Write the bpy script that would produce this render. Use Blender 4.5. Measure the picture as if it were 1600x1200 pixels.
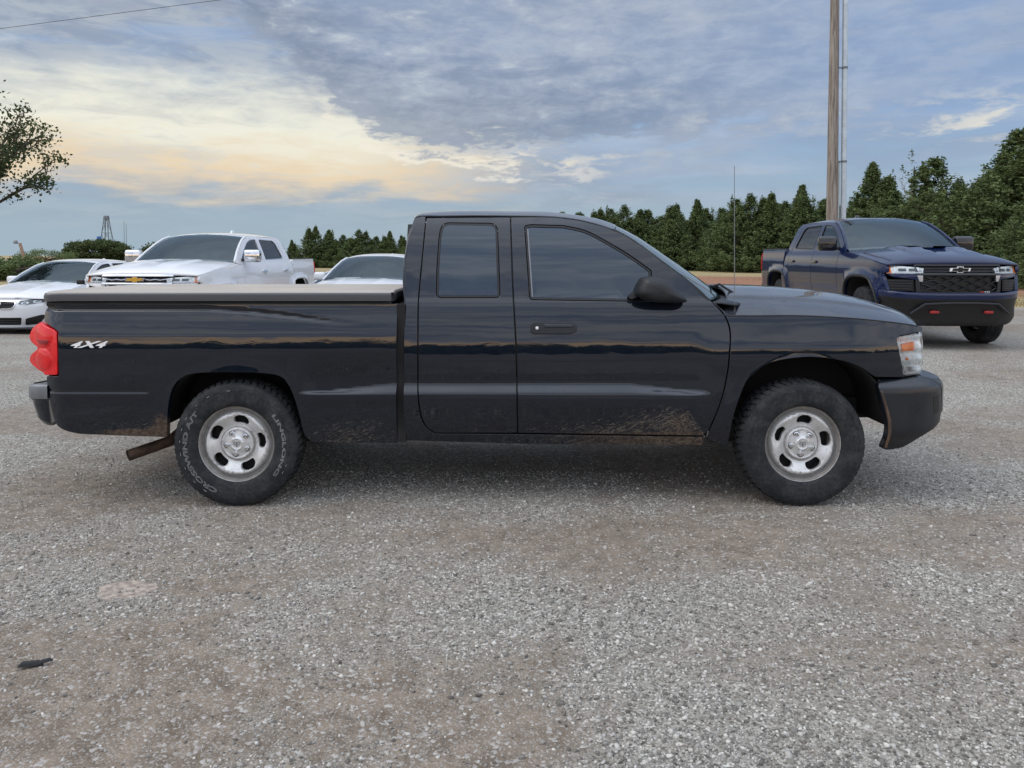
import bpy, bmesh, math, random
import numpy as np
from mathutils import Vector, Matrix
from mathutils.geometry import delaunay_2d_cdt

for o in list(bpy.data.objects):
    bpy.data.objects.remove(o)
scene = bpy.context.scene
COL = scene.collection
RNG = np.random.default_rng(7)
random.seed(7)

# ------------------------------------------------------------------ camera
FPX, PITCH, PYC, CAMH = 1202.0, math.radians(2.5), 450.5, 1.48   # photo pixels (1600 x 1200)
cam = bpy.data.cameras.new('camera')
cam_o = bpy.data.objects.new('camera', cam)
COL.objects.link(cam_o)
cam.sensor_width = 36.0
cam.lens = FPX / 1600 * 36.0
cam.shift_y = -(600 - PYC) / 1600
cam.clip_end = 5000
cam_o.location = (0, 0, CAMH)
cam_o.rotation_euler = (math.pi / 2 - PITCH, 0, 0)
scene.camera = cam_o
scene.render.resolution_x, scene.render.resolution_y = 1024, 768

# ------------------------------------------------------------------ node expression helper
class X:
    """socket wrapper so that shader maths reads like maths"""
    nt = None
    def __init__(s, k): s.k = k
    @staticmethod
    def m(op, *a):
        n = X.nt.nodes.new('ShaderNodeMath'); n.operation = op
        for i, v in enumerate(a):
            if isinstance(v, X): X.nt.links.new(v.k, n.inputs[i])
            else: n.inputs[i].default_value = v
        return X(n.outputs[0])
    def __add__(s, o): return X.m('ADD', s, o)
    __radd__ = __add__
    def __sub__(s, o): return X.m('SUBTRACT', s, o)
    def __rsub__(s, o): return X.m('SUBTRACT', o, s)
    def __mul__(s, o): return X.m('MULTIPLY', s, o)
    __rmul__ = __mul__
    def __truediv__(s, o): return X.m('DIVIDE', s, o)
def xsm(v, a, b, lo=0.0, hi=1.0):
    n = X.nt.nodes.new('ShaderNodeMapRange'); n.interpolation_type = 'SMOOTHSTEP'
    X.nt.links.new(v.k, n.inputs[0])
    for i, q in enumerate((a, b, lo, hi)): n.inputs[i + 1].default_value = q
    return X(n.outputs[0])
def xgauss(v, c, s):
    d = (v - c) * (1.0 / s)
    return X.m('EXPONENT', d * d * -1.0)
def xmix(f, a, b, mode='MIX'):
    n = X.nt.nodes.new('ShaderNodeMix'); n.data_type = 'RGBA'; n.blend_type = mode
    if isinstance(f, X): X.nt.links.new(f.k, n.inputs[0])
    else: n.inputs[0].default_value = f
    for i, c in ((6, a), (7, b)):
        if isinstance(c, X): X.nt.links.new(c.k, n.inputs[i])
        else: n.inputs[i].default_value = (*c, 1)
    return X(n.outputs[2])
def xcoord(kind='Object'):
    n = X.nt.nodes.new('ShaderNodeTexCoord'); return X(n.outputs[kind])
def xscale(v, sc, off=(0, 0, 0)):
    n = X.nt.nodes.new('ShaderNodeMapping'); X.nt.links.new(v.k, n.inputs[0])
    n.inputs['Scale'].default_value = sc; n.inputs['Location'].default_value = off
    return X(n.outputs[0])
def xrot(v, a):
    n = X.nt.nodes.new('ShaderNodeMapping'); X.nt.links.new(v.k, n.inputs[0]); n.inputs['Rotation'].default_value = (0, a, 0)
    return X(n.outputs[0])
def xnoise(v, scale, detail=4, rough=.55, dist=0.0, out=0):
    n = X.nt.nodes.new('ShaderNodeTexNoise'); X.nt.links.new(v.k, n.inputs['Vector'])
    n.inputs['Scale'].default_value = scale; n.inputs['Detail'].default_value = detail
    n.inputs['Roughness'].default_value = rough; n.inputs['Distortion'].default_value = dist
    return X(n.outputs[out])
def xvor(v, scale, feature='F1', out='Distance', rand=1.0):
    n = X.nt.nodes.new('ShaderNodeTexVoronoi'); n.feature = feature
    X.nt.links.new(v.k, n.inputs['Vector']); n.inputs['Scale'].default_value = scale
    n.inputs['Randomness'].default_value = rand
    return X(n.outputs[out])
def xsep(v):
    n = X.nt.nodes.new('ShaderNodeSeparateXYZ'); X.nt.links.new(v.k, n.inputs[0])
    return X(n.outputs[0]), X(n.outputs[1]), X(n.outputs[2])
def xattr(name, out='Fac'):
    n = X.nt.nodes.new('ShaderNodeAttribute'); n.attribute_name = name; return X(n.outputs[out])
def xbump(h, strength, dist):
    n = X.nt.nodes.new('ShaderNodeBump'); X.nt.links.new(h.k, n.inputs['Height'])
    n.inputs['Strength'].default_value = strength; n.inputs['Distance'].default_value = dist
    return X(n.outputs[0])

# ------------------------------------------------------------------ world: evening sky under broken cloud
SUN_EL, SUN_AZ = math.radians(48), math.radians(-100)      # azimuth from +Y towards +X (veiled by cloud, off to the left)
world = bpy.data.worlds.new('World'); scene.world = world
world.use_nodes = True
X.nt = world.node_tree; X.nt.nodes.clear()
sky = X.nt.nodes.new('ShaderNodeTexSky'); sky.sky_type = 'NISHITA'; sky.sun_disc = False
sky.sun_elevation = SUN_EL; sky.sun_rotation = SUN_AZ
sky.air_density = 1.0; sky.dust_density = 2.0
d = xcoord('Generated'); dx, dy, dz = xsep(d)
el = X.m('ARCSINE', dz) * 57.2958
az = X.m('ARCTAN2', dx, dy) * 57.2958
front = xsm(dy, -.25, .45)
n_big = xnoise(xscale(d, (2.2, 2.2, 9.0)), 1.6, 6, .58, .35)
n_streak = xnoise(xscale(d, (2.0, 2.0, 15.0), (3.1, 1.7, .4)), 2.0, 5, .55, .5)
n_slant = xnoise(xscale(d, (1.3, 1.6, 13.0), (.2, 5.7, 1.4)), 1.9, 4, .5, .4)
n_fine = xnoise(xscale(d, (5, 5, 22), (.4, 7.3, 2.0)), 3.0, 8, .62, .6)
n_puff = xnoise(xscale(d, (8, 8, 19), (4.4, 2.3, 5.0)), 2.4, 8, .64, .25)
right = xsm(az, 0, 30)
blue = xmix(xsm(el, 2, 17), (.345, .47, .60), (.275, .415, .66))
blue = xmix(right * xsm(el, 5, 11) * .55, blue, (.25, .385, .66))
clear = xmix(.10, blue, xmix(1.0, X(sky.outputs[0]), (.1, .1, .1), 'MULTIPLY'))
left = xsm(az, 24, -14)
# broad pale veils, then the grey sheet that thickens to the left
skyc = xmix(xsm(n_slant + (n_fine - .5) * .22, .42, .72) * .62, clear, (.50, .575, .70))
broad = xsm(n_big + (n_slant - .5) * .5 + (n_fine - .5) * .25, .44, .66)
skyc = xmix(broad * .50, skyc, (.285, .36, .50))
sheet = xsm(n_streak * .7 + n_big * .3 + left * .22 + n_fine * .15, .60, .84)
skyc = xmix(sheet * .8, skyc, xmix(xsm(n_fine, .38, .62), (.315, .365, .455), (.46, .505, .56)))
# low flat veil on the horizon
skyc = xmix(xsm(el, 6.0, 1.2) * .85, skyc, (.365, .47, .545))
# warm lit gap low in the left half
gel = el + (n_big - .5) * 6.0 + (n_streak - .5) * 5.0
gap = xsm(az + (n_fine - .5) * 16.0, 4.0, -12.0) * xsm(gel, 3.2, 5.2) * xsm(gel + (n_puff - .5) * 3.5, 13.6, 9.2)
cream = xmix(xsm(gel + (n_fine - .5) * 6.0, 4.6, 9.8), (.84, .68, .47), (.90, .89, .76))
cream = xmix(xsm(n_slant * .5 + n_fine * .5, .50, .62) * .5, cream, (.60, .60, .58))
skyc = xmix(gap * .95, skyc, cream)
tail = xsm(n_streak * .4 + n_fine * .6, .44, .58) * xgauss(el, 6.9, .8) * xgauss(az, 0, 8)
skyc = xmix(tail * .85, skyc, (.86, .74, .55))
puff = xsm(n_puff * .5 + n_fine * .5, .40, .66) * (xgauss(az, 31, 6) * xgauss(el, 8.6, 1.9) + xgauss(az, 16, 6) * xgauss(el, 9.6, 1.1) * .6)
skyc = xmix(xsm(puff, .05, 1.0) * .9, skyc, (.86, .82, .70))
# layered slate cloud above the gap: ragged foot that climbs to the left, breaking up overhead and to the right
foot = 16.5 - xsm(az, -23, -6) * 8.9 + xsm(az, 2, 30) * 1.2
up_ = el - foot + (n_puff - .5) * 6.0 + (n_fine - .5) * 4.0 + (n_big - .5) * 4.0
bank = xsm(up_, -.2, 1.3) * xsm(az, 40, 4, .35, 1.0)
deep = xsm(up_, 7.5, 1.0) * xsm(az, 24, 2)
lump = xsm(n_puff * .45 + n_big * .35 + n_fine * .2, .40, .60)
bankc = xmix(lump, xmix(deep, (.285, .355, .495), (.205, .265, .375)), xmix(deep, (.44, .50, .60), (.335, .385, .48)))
skyc = xmix(bank * .86, skyc, bankc)
brk = xsm(n_puff * .6 + n_fine * .4, .56, .66) * xsm(up_, .5, 3.0) * xsm(az, 20, -4)
skyc = xmix(brk * .6, skyc, (.58, .645, .69))
rim = xsm(up_, -1.3, -.2) * xsm(up_, 1.0, -.1) * xsm(n_fine * .5 + n_puff * .5, .44, .56) * xsm(az, 12, -2) * xsm(el, 13.5, 10)
skyc = xmix(rim * .75, skyc, (.90, .85, .73))
# behind the viewer: the evening belt that the paintwork mirrors
n_b = xnoise(xscale(d, (2.6, 2.6, 30.0), (1.1, .7, 9.4)), 2.2, 5, .55, .4)
belt = xsm(n_b * .8 + xgauss(el, 3.0, 3.0) * .5, .66, .94)
back = xmix(belt, xmix(xsm(n_slant * .55 + n_big * .45 + (n_fine - .5) * .2, .38, .64), (.27, .335, .475), (.68, .70, .74)), (1.25, .88, .54))
skyc = xmix((1.0 - front) * xsm(el, 62, 40), skyc, back)
skyc = xmix(xsm(el, 24, 60) * .45, skyc, (.60, .60, .60))
lift = xsm(el, 17, 60, 1.0, 1.75) * (1.0 + (1.0 - front) * .75)
lum = X.nt.nodes.new('ShaderNodeCombineColor')
for i in range(3): X.nt.links.new(lift.k, lum.inputs[i])
skyc = xmix(1.0, skyc, X(lum.outputs[0]), 'MULTIPLY')
bg = X.nt.nodes.new('ShaderNodeBackground'); X.nt.links.new(skyc.k, bg.inputs[0])
bg.inputs[1].default_value = 1.0
wo = X.nt.nodes.new('ShaderNodeOutputWorld'); X.nt.links.new(bg.outputs[0], wo.inputs[0])

sun = bpy.data.lights.new('sun', 'SUN'); sun.energy = 1.05; sun.angle = math.radians(45); sun.color = (1, .94, .86)
sun_o = bpy.data.objects.new('sun', sun); COL.objects.link(sun_o)
sdir = Vector((math.sin(SUN_AZ) * math.cos(SUN_EL), math.cos(SUN_AZ) * math.cos(SUN_EL), math.sin(SUN_EL)))
sun_o.rotation_euler = sdir.to_track_quat('Z', 'Y').to_euler()
sun_o.location = (-14, 0, 12)
vs = scene.view_settings
vs.view_transform = 'Standard'; vs.look = 'None'; vs.exposure = 0.0; vs.gamma = 1.0; vs.use_curve_mapping = False

# ------------------------------------------------------------------ pixels to places
def ray(px, py):
    u, v = (px - 800) / FPX, (PYC - py) / FPX
    return Vector((u, math.cos(PITCH) + v * math.sin(PITCH), -math.sin(PITCH) + v * math.cos(PITCH)))
def at(px, py, Y):
    r = ray(px, py); return Vector((r.x * Y / r.y, Y, CAMH + r.z * Y / r.y))
def grd(px, py, z=0.0):
    r = ray(px, py); k = (z - CAMH) / r.z; return Vector((r.x * k, r.y * k, z))

# ------------------------------------------------------------------ objects and tags
def tag(o, label=None, cat=None, group=None, kind=None):
    if label: o['label'] = label
    if cat: o['category'] = cat
    if group: o['group'] = group
    if kind: o['kind'] = kind
    return o
def empty(name, loc=(0, 0, 0), rz=0.0, sc=1.0):
    o = bpy.data.objects.new(name, None); COL.objects.link(o)
    o.location = loc; o.rotation_euler = (0, 0, rz); o.scale = (sc,) * 3; o.empty_display_size = .2
    return o
def link(name, me, parent=None):
    o = bpy.data.objects.new(name, me); COL.objects.link(o); o.parent = parent
    return o
def copy_tree(o, parent=None):
    c = o.copy(); COL.objects.link(c); c.parent = parent
    for ch in list(o.children): copy_tree(ch, c)
    return c
def raw(name, v, f, mat, smooth=True, normals=None):
    me = bpy.data.meshes.new(name)
    v = np.asarray(v, float)
    me.from_pydata(v.tolist(), [], [list(map(int, q)) for q in f])
    me.polygons.foreach_set('use_smooth', [smooth] * len(me.polygons))
    if mat: me.materials.append(mat)
    me.update()
    if normals is not None:
        me.normals_split_custom_set_from_vertices(np.asarray(normals, float).tolist())
    return me
def mesh(name, v, f, mat, parent=None, smooth=True, normals=None):
    return link(name, raw(name, v, f, mat, smooth, normals), parent)

class MB:
    """collects simple solids into one mesh"""
    def __init__(s): s.v, s.f, s.n = [], [], 0
    def add(s, v, f):
        v = np.asarray(v, float); s.v.append(v)
        s.f += [tuple(i + s.n for i in q) for q in f]; s.n += len(v); return s
    def box(s, c, d, M=None, taper=None):
        h = np.array(d) / 2
        v = np.array([(x, y, z) for x in (-1, 1) for y in (-1, 1) for z in (-1, 1)], float) * h
        if taper is not None: v[v[:, 2] > 0, :2] *= taper
        if M is not None: v = v @ np.array(M).T
        return s.add(v + np.array(c), [(0, 1, 3, 2), (4, 6, 7, 5), (0, 4, 5, 1), (2, 3, 7, 6), (0, 2, 6, 4), (1, 5, 7, 3)])
    def tube(s, pts, r, n=10, cap=True):
        pts = [Vector(p) for p in pts]; rs = r if hasattr(r, '__len__') else [r] * len(pts)
        V, ref = [], None
        for i, p in enumerate(pts):
            t = (pts[min(i + 1, len(pts) - 1)] - pts[max(i - 1, 0)]).normalized()
            if ref is None: ref = t.orthogonal().normalized()
            ref = (ref - t * ref.dot(t)).normalized(); b = t.cross(ref)
            for k in range(n):
                a = 2 * math.pi * k / n
                V.append(p + (ref * math.cos(a) + b * math.sin(a)) * rs[i])
        Fc = []
        for i in range(len(pts) - 1):
            for k in range(n):
                a, b2 = i * n + k, i * n + (k + 1) % n
                Fc.append((a, b2, b2 + n, a + n))
        if cap:
            Fc.append(tuple(range(n))[::-1]); Fc.append(tuple(range((len(pts) - 1) * n, len(pts) * n)))
        return s.add([tuple(q) for q in V], Fc)
    def lathe(s, prof, n=48, c=(0, 0, 0), axis='y', sgn=-1, closed=False):
        """prof: (radius, outward distance along the axis); outward is -y for sgn=-1"""
        m = len(prof); V = []
        for k in range(n):
            a = 2 * math.pi * k / n; ca, sa = math.cos(a), math.sin(a)
            for r, w in prof:
                V.append((c[0] + r * ca, c[1] + sgn * w, c[2] + r * sa) if axis == 'y' else (c[0] + r * ca, c[1] + r * sa, c[2] + w))
        Fc = []
        for k in range(n):
            for j in range(m - (0 if closed else 1)):
                j2 = (j + 1) % m
                Fc.append((k * m + j, k * m + j2, ((k + 1) % n) * m + j2, ((k + 1) % n) * m + j))
        return s.add(V, Fc)
    def data(s, name, mat, smooth=False, bevel=0.0, seg=2, angle=35):
        me = raw(name, np.concatenate(s.v), s.f, mat, False)
        bm = bmesh.new(); bm.from_mesh(me)
        bmesh.ops.recalc_face_normals(bm, faces=bm.faces)
        if bevel:
            ed = [e for e in bm.edges if len(e.link_faces) == 2 and e.calc_face_angle(0) > .5]
            bmesh.ops.bevel(bm, geom=ed, offset=bevel, segments=seg, profile=.5, affect='EDGES', clamp_overlap=True)
        bm.to_mesh(me); bm.free()
        if smooth or bevel:
            me.polygons.foreach_set('use_smooth', [True] * len(me.polygons))
            me.set_sharp_from_angle(angle=math.radians(angle))
        me.update(); return me
    def build(s, name, mat, parent=None, **k): return link(name, s.data(name, mat, **k), parent)

# ------------------------------------------------------------------ curved sheet-metal panels
def crom(pts, n=6, closed=False):
    P = [np.array(p, float) for p in pts]; out = []
    m = len(P); rng = range(m) if closed else range(m - 1)
    for i in rng:
        p0 = P[i - 1] if (closed or i > 0) else P[i]; p1 = P[i]; p2 = P[(i + 1) % m]
        p3 = P[(i + 2) % m] if (closed or i + 2 < m) else p2
        for k in range(n):
            t = k / n
            out.append(.5 * (2 * p1 + (p2 - p0) * t + (2 * p0 - 5 * p1 + 4 * p2 - p3) * t * t + (3 * p1 - p0 - 3 * p2 + p3) * t ** 3))
    if not closed: out.append(P[-1])
    return [tuple(q) for q in out]
def fillet(poly, r, n=5):
    out = []; m = len(poly); rr = r if hasattr(r, '__len__') else [r] * m
    for i in range(m):
        a, b, c = (np.array(poly[j % m], float) for j in (i - 1, i, i + 1))
        u, w = a - b, c - b; lu, lw = np.linalg.norm(u), np.linalg.norm(w)
        k = min(rr[i], lu * .49, lw * .49)
        if k < 1e-6: out.append(tuple(b)); continue
        p, q = b + u / lu * k, b + w / lw * k
        for j in range(n + 1):
            t = j / n; out.append(tuple((1 - t) ** 2 * p + 2 * t * (1 - t) * b + t * t * q))
    return out
def area2(p):
    p = np.asarray(p); return np.sum(p[:, 0] * np.roll(p[:, 1], -1) - np.roll(p[:, 0], -1) * p[:, 1])
def clean(poly):
    P = [np.array(poly[0], float)]
    for q in poly[1:]:
        if np.linalg.norm(np.array(q) - P[-1]) > 1e-4: P.append(np.array(q, float))
    if np.linalg.norm(P[0] - P[-1]) < 1e-4: P.pop()
    P = np.array(P)
    return P if area2(P) > 0 else P[::-1].copy()
def outward(P):
    a = P - np.roll(P, 1, 0); b = np.roll(P, -1, 0) - P
    a = a / np.linalg.norm(a, axis=1)[:, None]; b = b / np.linalg.norm(b, axis=1)[:, None]
    na = np.stack([a[:, 1], -a[:, 0]], 1); nb = np.stack([b[:, 1], -b[:, 0]], 1)
    m = na + nb; l = np.linalg.norm(m, axis=1)[:, None]; m = m / np.maximum(l, .2)
    k = 1.0 / np.maximum((m * na).sum(1), .5)
    return m, k[:, None]
def subdiv(P, step):
    out = []
    for i in range(len(P)):
        a, b = P[i], P[(i + 1) % len(P)]; n = max(1, int(math.ceil(np.linalg.norm(b - a) / step)))
        for k in range(n): out.append(a + (b - a) * k / n)
    return np.array(out)
def inside(P, q):
    x, y = q[:, 0], q[:, 1]; r = np.zeros(len(q), bool)
    for i in range(len(P)):
        x0, y0 = P[i]; x1, y1 = P[(i + 1) % len(P)]
        c = (y0 > y) != (y1 > y)
        if c.any(): r ^= c & (x < (x1 - x0) * (y - y0) / (y1 - y0 + 1e-15) + x0)
    return r
AX_R = np.array([(1, 0, 0), (0, 0, 1), (0, -1, 0)], float)    # rows: U, V, W
AX_L = np.array([(1, 0, 0), (0, 0, 1), (0, 1, 0)], float)
AX_F = np.array([(0, 1, 0), (0, 0, 1), (1, 0, 0)], float)
AX_B = np.array([(0, 1, 0), (0, 0, 1), (-1, 0, 0)], float)
AX_T = np.array([(1, 0, 0), (0, 1, 0), (0, 0, 1)], float)
def panel_data(name, poly, fn, ax, mat, holes=(), step=.035, gap=.0022, r=.003, t=.016, eps=.004):
    """sheet cut to outline `poly` in (u, v), pressed to w = fn(u, v), with rolled edges"""
    loops = []
    for i, p in enumerate([poly] + list(holes)):
        P = clean(p); m, k = outward(P)
        g = (gap + r) * (-1 if i == 0 else 1)
        P = subdiv(P + m * k * g, step); m, k = outward(P)
        loops.append((P, m if i == 0 else -m))
    lo, hi = loops[0][0].min(0), loops[0][0].max(0)
    gu, gv = np.meshgrid(np.arange(lo[0] + step / 2, hi[0], step), np.arange(lo[1] + step / 2, hi[1], step))
    q = np.stack([gu.ravel(), gv.ravel()], 1)
    ok = inside(loops[0][0], q)
    for P, _ in loops[1:]: ok &= ~inside(P, q)
    q = q[ok]
    if len(q):
        allb = np.concatenate([P for P, _ in loops])
        q = q[np.array([np.min(np.sum((allb - s) ** 2, 1)) > (step * .35) ** 2 for s in q], bool)]
    pts, edges = [], []
    for P, _ in loops:
        b = len(pts); pts += [Vector(p) for p in P]; edges += [(b + i, b + (i + 1) % len(P)) for i in range(len(P))]
    pts += [Vector(p) for p in q]
    V, _, Fc, *_ = delaunay_2d_cdt(pts, edges, [], 0, 1e-6)
    V = np.array([tuple(p) for p in V]); Fc = np.array([tuple(f) for f in Fc])
    cen = V[Fc].mean(1); ok = inside(loops[0][0], cen)
    for P, _ in loops[1:]: ok &= ~inside(P, cen)
    Fc = Fc[ok]
    def nrm(a):
        u, v = a[:, 0], a[:, 1]
        fu = (fn(u + eps, v) - fn(u - eps, v)) / (2 * eps); fv = (fn(u, v + eps) - fn(u, v - eps)) / (2 * eps)
        n = np.stack([-fu, -fv, np.ones_like(fu)], 1); return n / np.linalg.norm(n, axis=1)[:, None]
    W = np.concatenate([V, fn(V[:, 0], V[:, 1])[:, None]], 1); NN = nrm(V)
    faces = [tuple(f) for f in Fc]; vs_, ns_ = [W], [NN]; base = len(W)
    for P, m in loops:
        n0 = nrm(P); w0 = fn(P[:, 0], P[:, 1]); m3 = np.concatenate([m, np.zeros((len(m), 1))], 1); L = len(P)
        rings = [(P, w0, n0), (P + m * r * .7, w0 - r * .3, n0 + m3), (P + m * r, w0 - r, m3 + .05 * n0), (P + m * r, w0 - t, m3)]
        for p, w, n in rings:
            vs_.append(np.concatenate([p, w[:, None]], 1)); ns_.append(n / np.linalg.norm(n, axis=1)[:, None])
        for k in range(3):
            for i in range(L):
                a, b = base + k * L + i, base + k * L + (i + 1) % L
                faces.append((a, b, b + L, a + L))
        base += 4 * L
    W = np.concatenate(vs_); NN = np.concatenate(ns_)
    V3 = W @ ax; N3 = NN @ ax
    out = []
    for f in faces:
        a, b, c = V3[f[0]], V3[f[1]], V3[f[2]]
        g = np.cross(b - a, c - a)
        if np.dot(g, N3[f[0]] + N3[f[1]] + N3[f[2]]) < 0: f = f[::-1]
        out.append(f)
    return raw(name, V3, out, mat, True, N3)
def panel(name, poly, fn, ax, mat, parent=None, **k):
    return link(name, panel_data(name, poly, fn, ax, mat, **k), parent)
def grid_mesh(name, G, mat, parent=None, thick=0.0, flip=False, caps=False):
    """G: rows x cols x 3 points"""
    G = np.asarray(G, float); a, b = G.shape[:2]
    f = [(i * b + j, i * b + j + 1, (i + 1) * b + j + 1, (i + 1) * b + j) for i in range(a - 1) for j in range(b - 1)]
    if flip: f = [q[::-1] for q in f]
    if caps: f += [tuple(range(b)), tuple(range((a - 1) * b, a * b))[::-1]]
    me = raw(name, G.reshape(-1, 3), f, mat)
    o = link(name, me, parent)
    if thick:
        s = o.modifiers.new('thickness', 'SOLIDIFY'); s.thickness = thick; s.offset = -1
    return o
def crown(name, st, mat, parent, nt=28, p=2.2, px=2.2, thick=.012, extra=None, ns=4, rim=.0):
    """st: stations (x_edge, y_edge, z_edge, x_mid, z_mid) -> sheet arched across the vehicle"""
    S = np.array(crom(st, ns)); t = np.sin(np.linspace(-1, 1, nt) * math.pi / 2)
    at_ = np.abs(t)[None]
    xe, ye, ze, xm, zm = (S[:, i:i + 1] for i in range(5))
    Xx = xm + (xe - xm) * at_ ** px; Y = ye * t[None]; Z = zm + (ze - zm) * at_ ** p
    if extra is not None: Z = Z + extra(Xx, Y)
    G = np.stack([Xx, Y + 0 * Xx, Z], 2)
    n = np.cross(G[-1, nt // 2] - G[0, nt // 2], G[0, -1] - G[0, 0])
    return grid_mesh(name, G, mat, parent, thick, flip=bool(n[2] > 0))
def sm(x, a, b):
    t = np.clip((np.asarray(x, float) - a) / (b - a), 0, 1); return t * t * (3 - 2 * t)
def spline(tab):
    """smooth monotone-ish lookup table"""
    xs = np.array([a for a, _ in tab], float); ys = np.array([b for _, b in tab], float)
    h = np.diff(xs); dl = np.diff(ys) / h; mm = np.zeros(len(xs))
    mm[0], mm[-1] = dl[0], dl[-1]
    for i in range(1, len(xs) - 1):
        if dl[i - 1] * dl[i] > 0: mm[i] = 2 * dl[i - 1] * dl[i] / (dl[i - 1] + dl[i])
    def f(x):
        x = np.asarray(x, float); i = np.clip(np.searchsorted(xs, x) - 1, 0, len(h) - 1)
        t = (x - xs[i]) / h[i]
        tc = np.clip(t, 0, 1)
        y = (2 * tc ** 3 - 3 * tc ** 2 + 1) * ys[i] + (tc ** 3 - 2 * tc ** 2 + tc) * h[i] * mm[i] + (-2 * tc ** 3 + 3 * tc ** 2) * ys[i + 1] + (tc ** 3 - tc ** 2) * h[i] * mm[i + 1]
        return y + np.where(t < 0, (x - xs[0]) * mm[0], 0) + np.where(t > 1, (x - xs[-1]) * mm[-1], 0)
    return f
def text_data(name, body, mat, size, outline=0.0, extrude=.001, shear=0.0, bold=0.0):
    cu = bpy.data.curves.new(name, 'FONT'); cu.body = body; cu.size = size; cu.align_x = 'CENTER'
    cu.resolution_u = 3; cu.shear = shear; cu.offset = bold
    if outline: cu.fill_mode = 'NONE'; cu.bevel_depth = outline; cu.bevel_resolution = 0
    else: cu.extrude = extrude
    o = bpy.data.objects.new(name, cu); COL.objects.link(o)
    dg = bpy.context.evaluated_depsgraph_get(); dg.update()
    me = bpy.data.meshes.new_from_object(o.evaluated_get(dg)); me.name = name
    bpy.data.objects.remove(o); bpy.data.curves.remove(cu)
    me.materials.clear(); me.materials.append(mat); return me

# ------------------------------------------------------------------ materials
def nmat(name):
    m = bpy.data.materials.new(name); m.use_nodes = True
    X.nt = m.node_tree; b = m.node_tree.nodes['Principled BSDF']
    return m, b
def setp(b, **k):
    names = dict(color='Base Color', rough='Roughness', metal='Metallic', coat='Coat Weight', coatr='Coat Roughness', coati='Coat IOR',
                 spec='Specular IOR Level', trans='Transmission Weight', ior='IOR', normal='Normal', alpha='Alpha',
                 ecol='Emission Color', estr='Emission Strength')
    for q, v in k.items():
        s = b.inputs[names[q]]
        if isinstance(v, X): X.nt.links.new(v.k, s)
        else: s.default_value = (*v, 1) if isinstance(v, tuple) and len(v) == 3 else v
def plain(name, color, rough=.5, metal=0.0, var=.18, scale=12.0, bump=0.0, **k):
    m, b = nmat(name); co = xcoord(); n = xnoise(co, scale, 5, .6)
    c = xmix(xsm(n, .35, .68), tuple(x * (1 - var) for x in color), tuple(min(1, x * (1 + var)) for x in color))
    setp(b, color=c, rough=xsm(n, .3, .7, max(0, rough - .06), min(1, rough + .06)), metal=metal, **k)
    if bump: setp(b, normal=xbump(xnoise(co, scale * 8, 3), bump, .002))
    return m

def black_paint():
    m, b = nmat('black_truck_paint'); co = xcoord(); x, y, z = xsep(co)
    base = (.0028, .0062, .0140)
    # dust film, grown patchy; settled more where panels face up, its blue-grey also painting in mirrored sky, with mud thrown up by the wheels
    n1 = xnoise(co, 3.0, 6, .65); n2 = xnoise(xscale(co, (40, 40, 40)), 1.0, 4, .6)
    spk = xnoise(xscale(co, (26, 26, 60), (2, 1, 0)), 2.2, 3, .6)
    spk2 = xnoise(xscale(co, (60, 60, 110), (5, 1, 2)), 1.6, 2, .5)
    gn = X.nt.nodes.new('ShaderNodeNewGeometry'); _, _, nz = xsep(X(gn.outputs['Normal']))
    up = xsm(nz, .35, .95)
    film = xsm(n1, .35, .75) * .008 + up * .20 * xsm(n1 + n2 * .3, .40, .80) + .002
    # splash zone low on the doors, heavy only just behind the front wheel, streaks elsewhere
    lim = xsm(x + (z - .545) * .64, 1.062, 1.050)
    fan = xgauss(x, .98, .26) * lim
    spread = xsm(x, -.75, .9) * lim * .55 + xgauss(x, -.95, .25) * .5 + xgauss(x, -2.1, .3) * .45 + .10
    hgt = xsm(z - fan * .09 + (n1 - .5) * .10, .60, .42)
    strk = xnoise(xscale(xrot(co, .42), (14, 22, 110), (1.5, 1, .3)), 1.2, 4, .6, 1.4)
    mud = xsm(strk * .72 + spk2 * .28 + hgt * spread * .26, .64, .76) * xsm(hgt * spread, .03, .3)
    caked = xsm(hgt * fan + (n2 - .5) * .5 + (spk2 - .5) * 1.0, .86, 1.15) * .7
    rear = xgauss(x, -2.06, .08) * xsm(z, .66, .45) + xsm(z + (n1 - .5) * .05, .475, .435) * xgauss(x, -2.2, .30)
    caked = X.m('MAXIMUM', caked, xsm(rear + (n2 - .5) * .5, .45, .95) * .8)
    sill = xsm(z + (n1 - .5) * .03, .440, .425) * xsm(x + (n1 - .5) * .6, .1, .95) * lim * xsm(spk2 + n2 * .4, .45, .85, .25, .75)
    caked = X.m('MAXIMUM', caked, sill)
    c = xmix(film, base, (.22, .225, .235))
    c = xmix(mud * .42, c, (.32, .27, .21))
    c = xmix(caked * .65, c, xmix(xsm(n2, .4, .6), (.125, .080, .052), (.22, .160, .11)))
    dirt = X.m('MINIMUM', mud * .7 + caked + film * .6, 1.0)
    # fine swirl scratches and dings break up the mirror
    ripple = xnoise(xscale(co, (1.6, 1.6, 2.4)), 2.0, 2, .5)
    setp(b, color=c, rough=xsm(dirt, 0, 1, .28, .9), spec=.06, coat=1.0 - dirt * .9, coatr=xsm(n1, .3, .75, .012, .045), coati=1.60,
         normal=xbump(ripple, .10, .012))
    X.nt.links.new(xbump(ripple, .16, .012).k, b.inputs['Coat Normal'])
    return m
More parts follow.
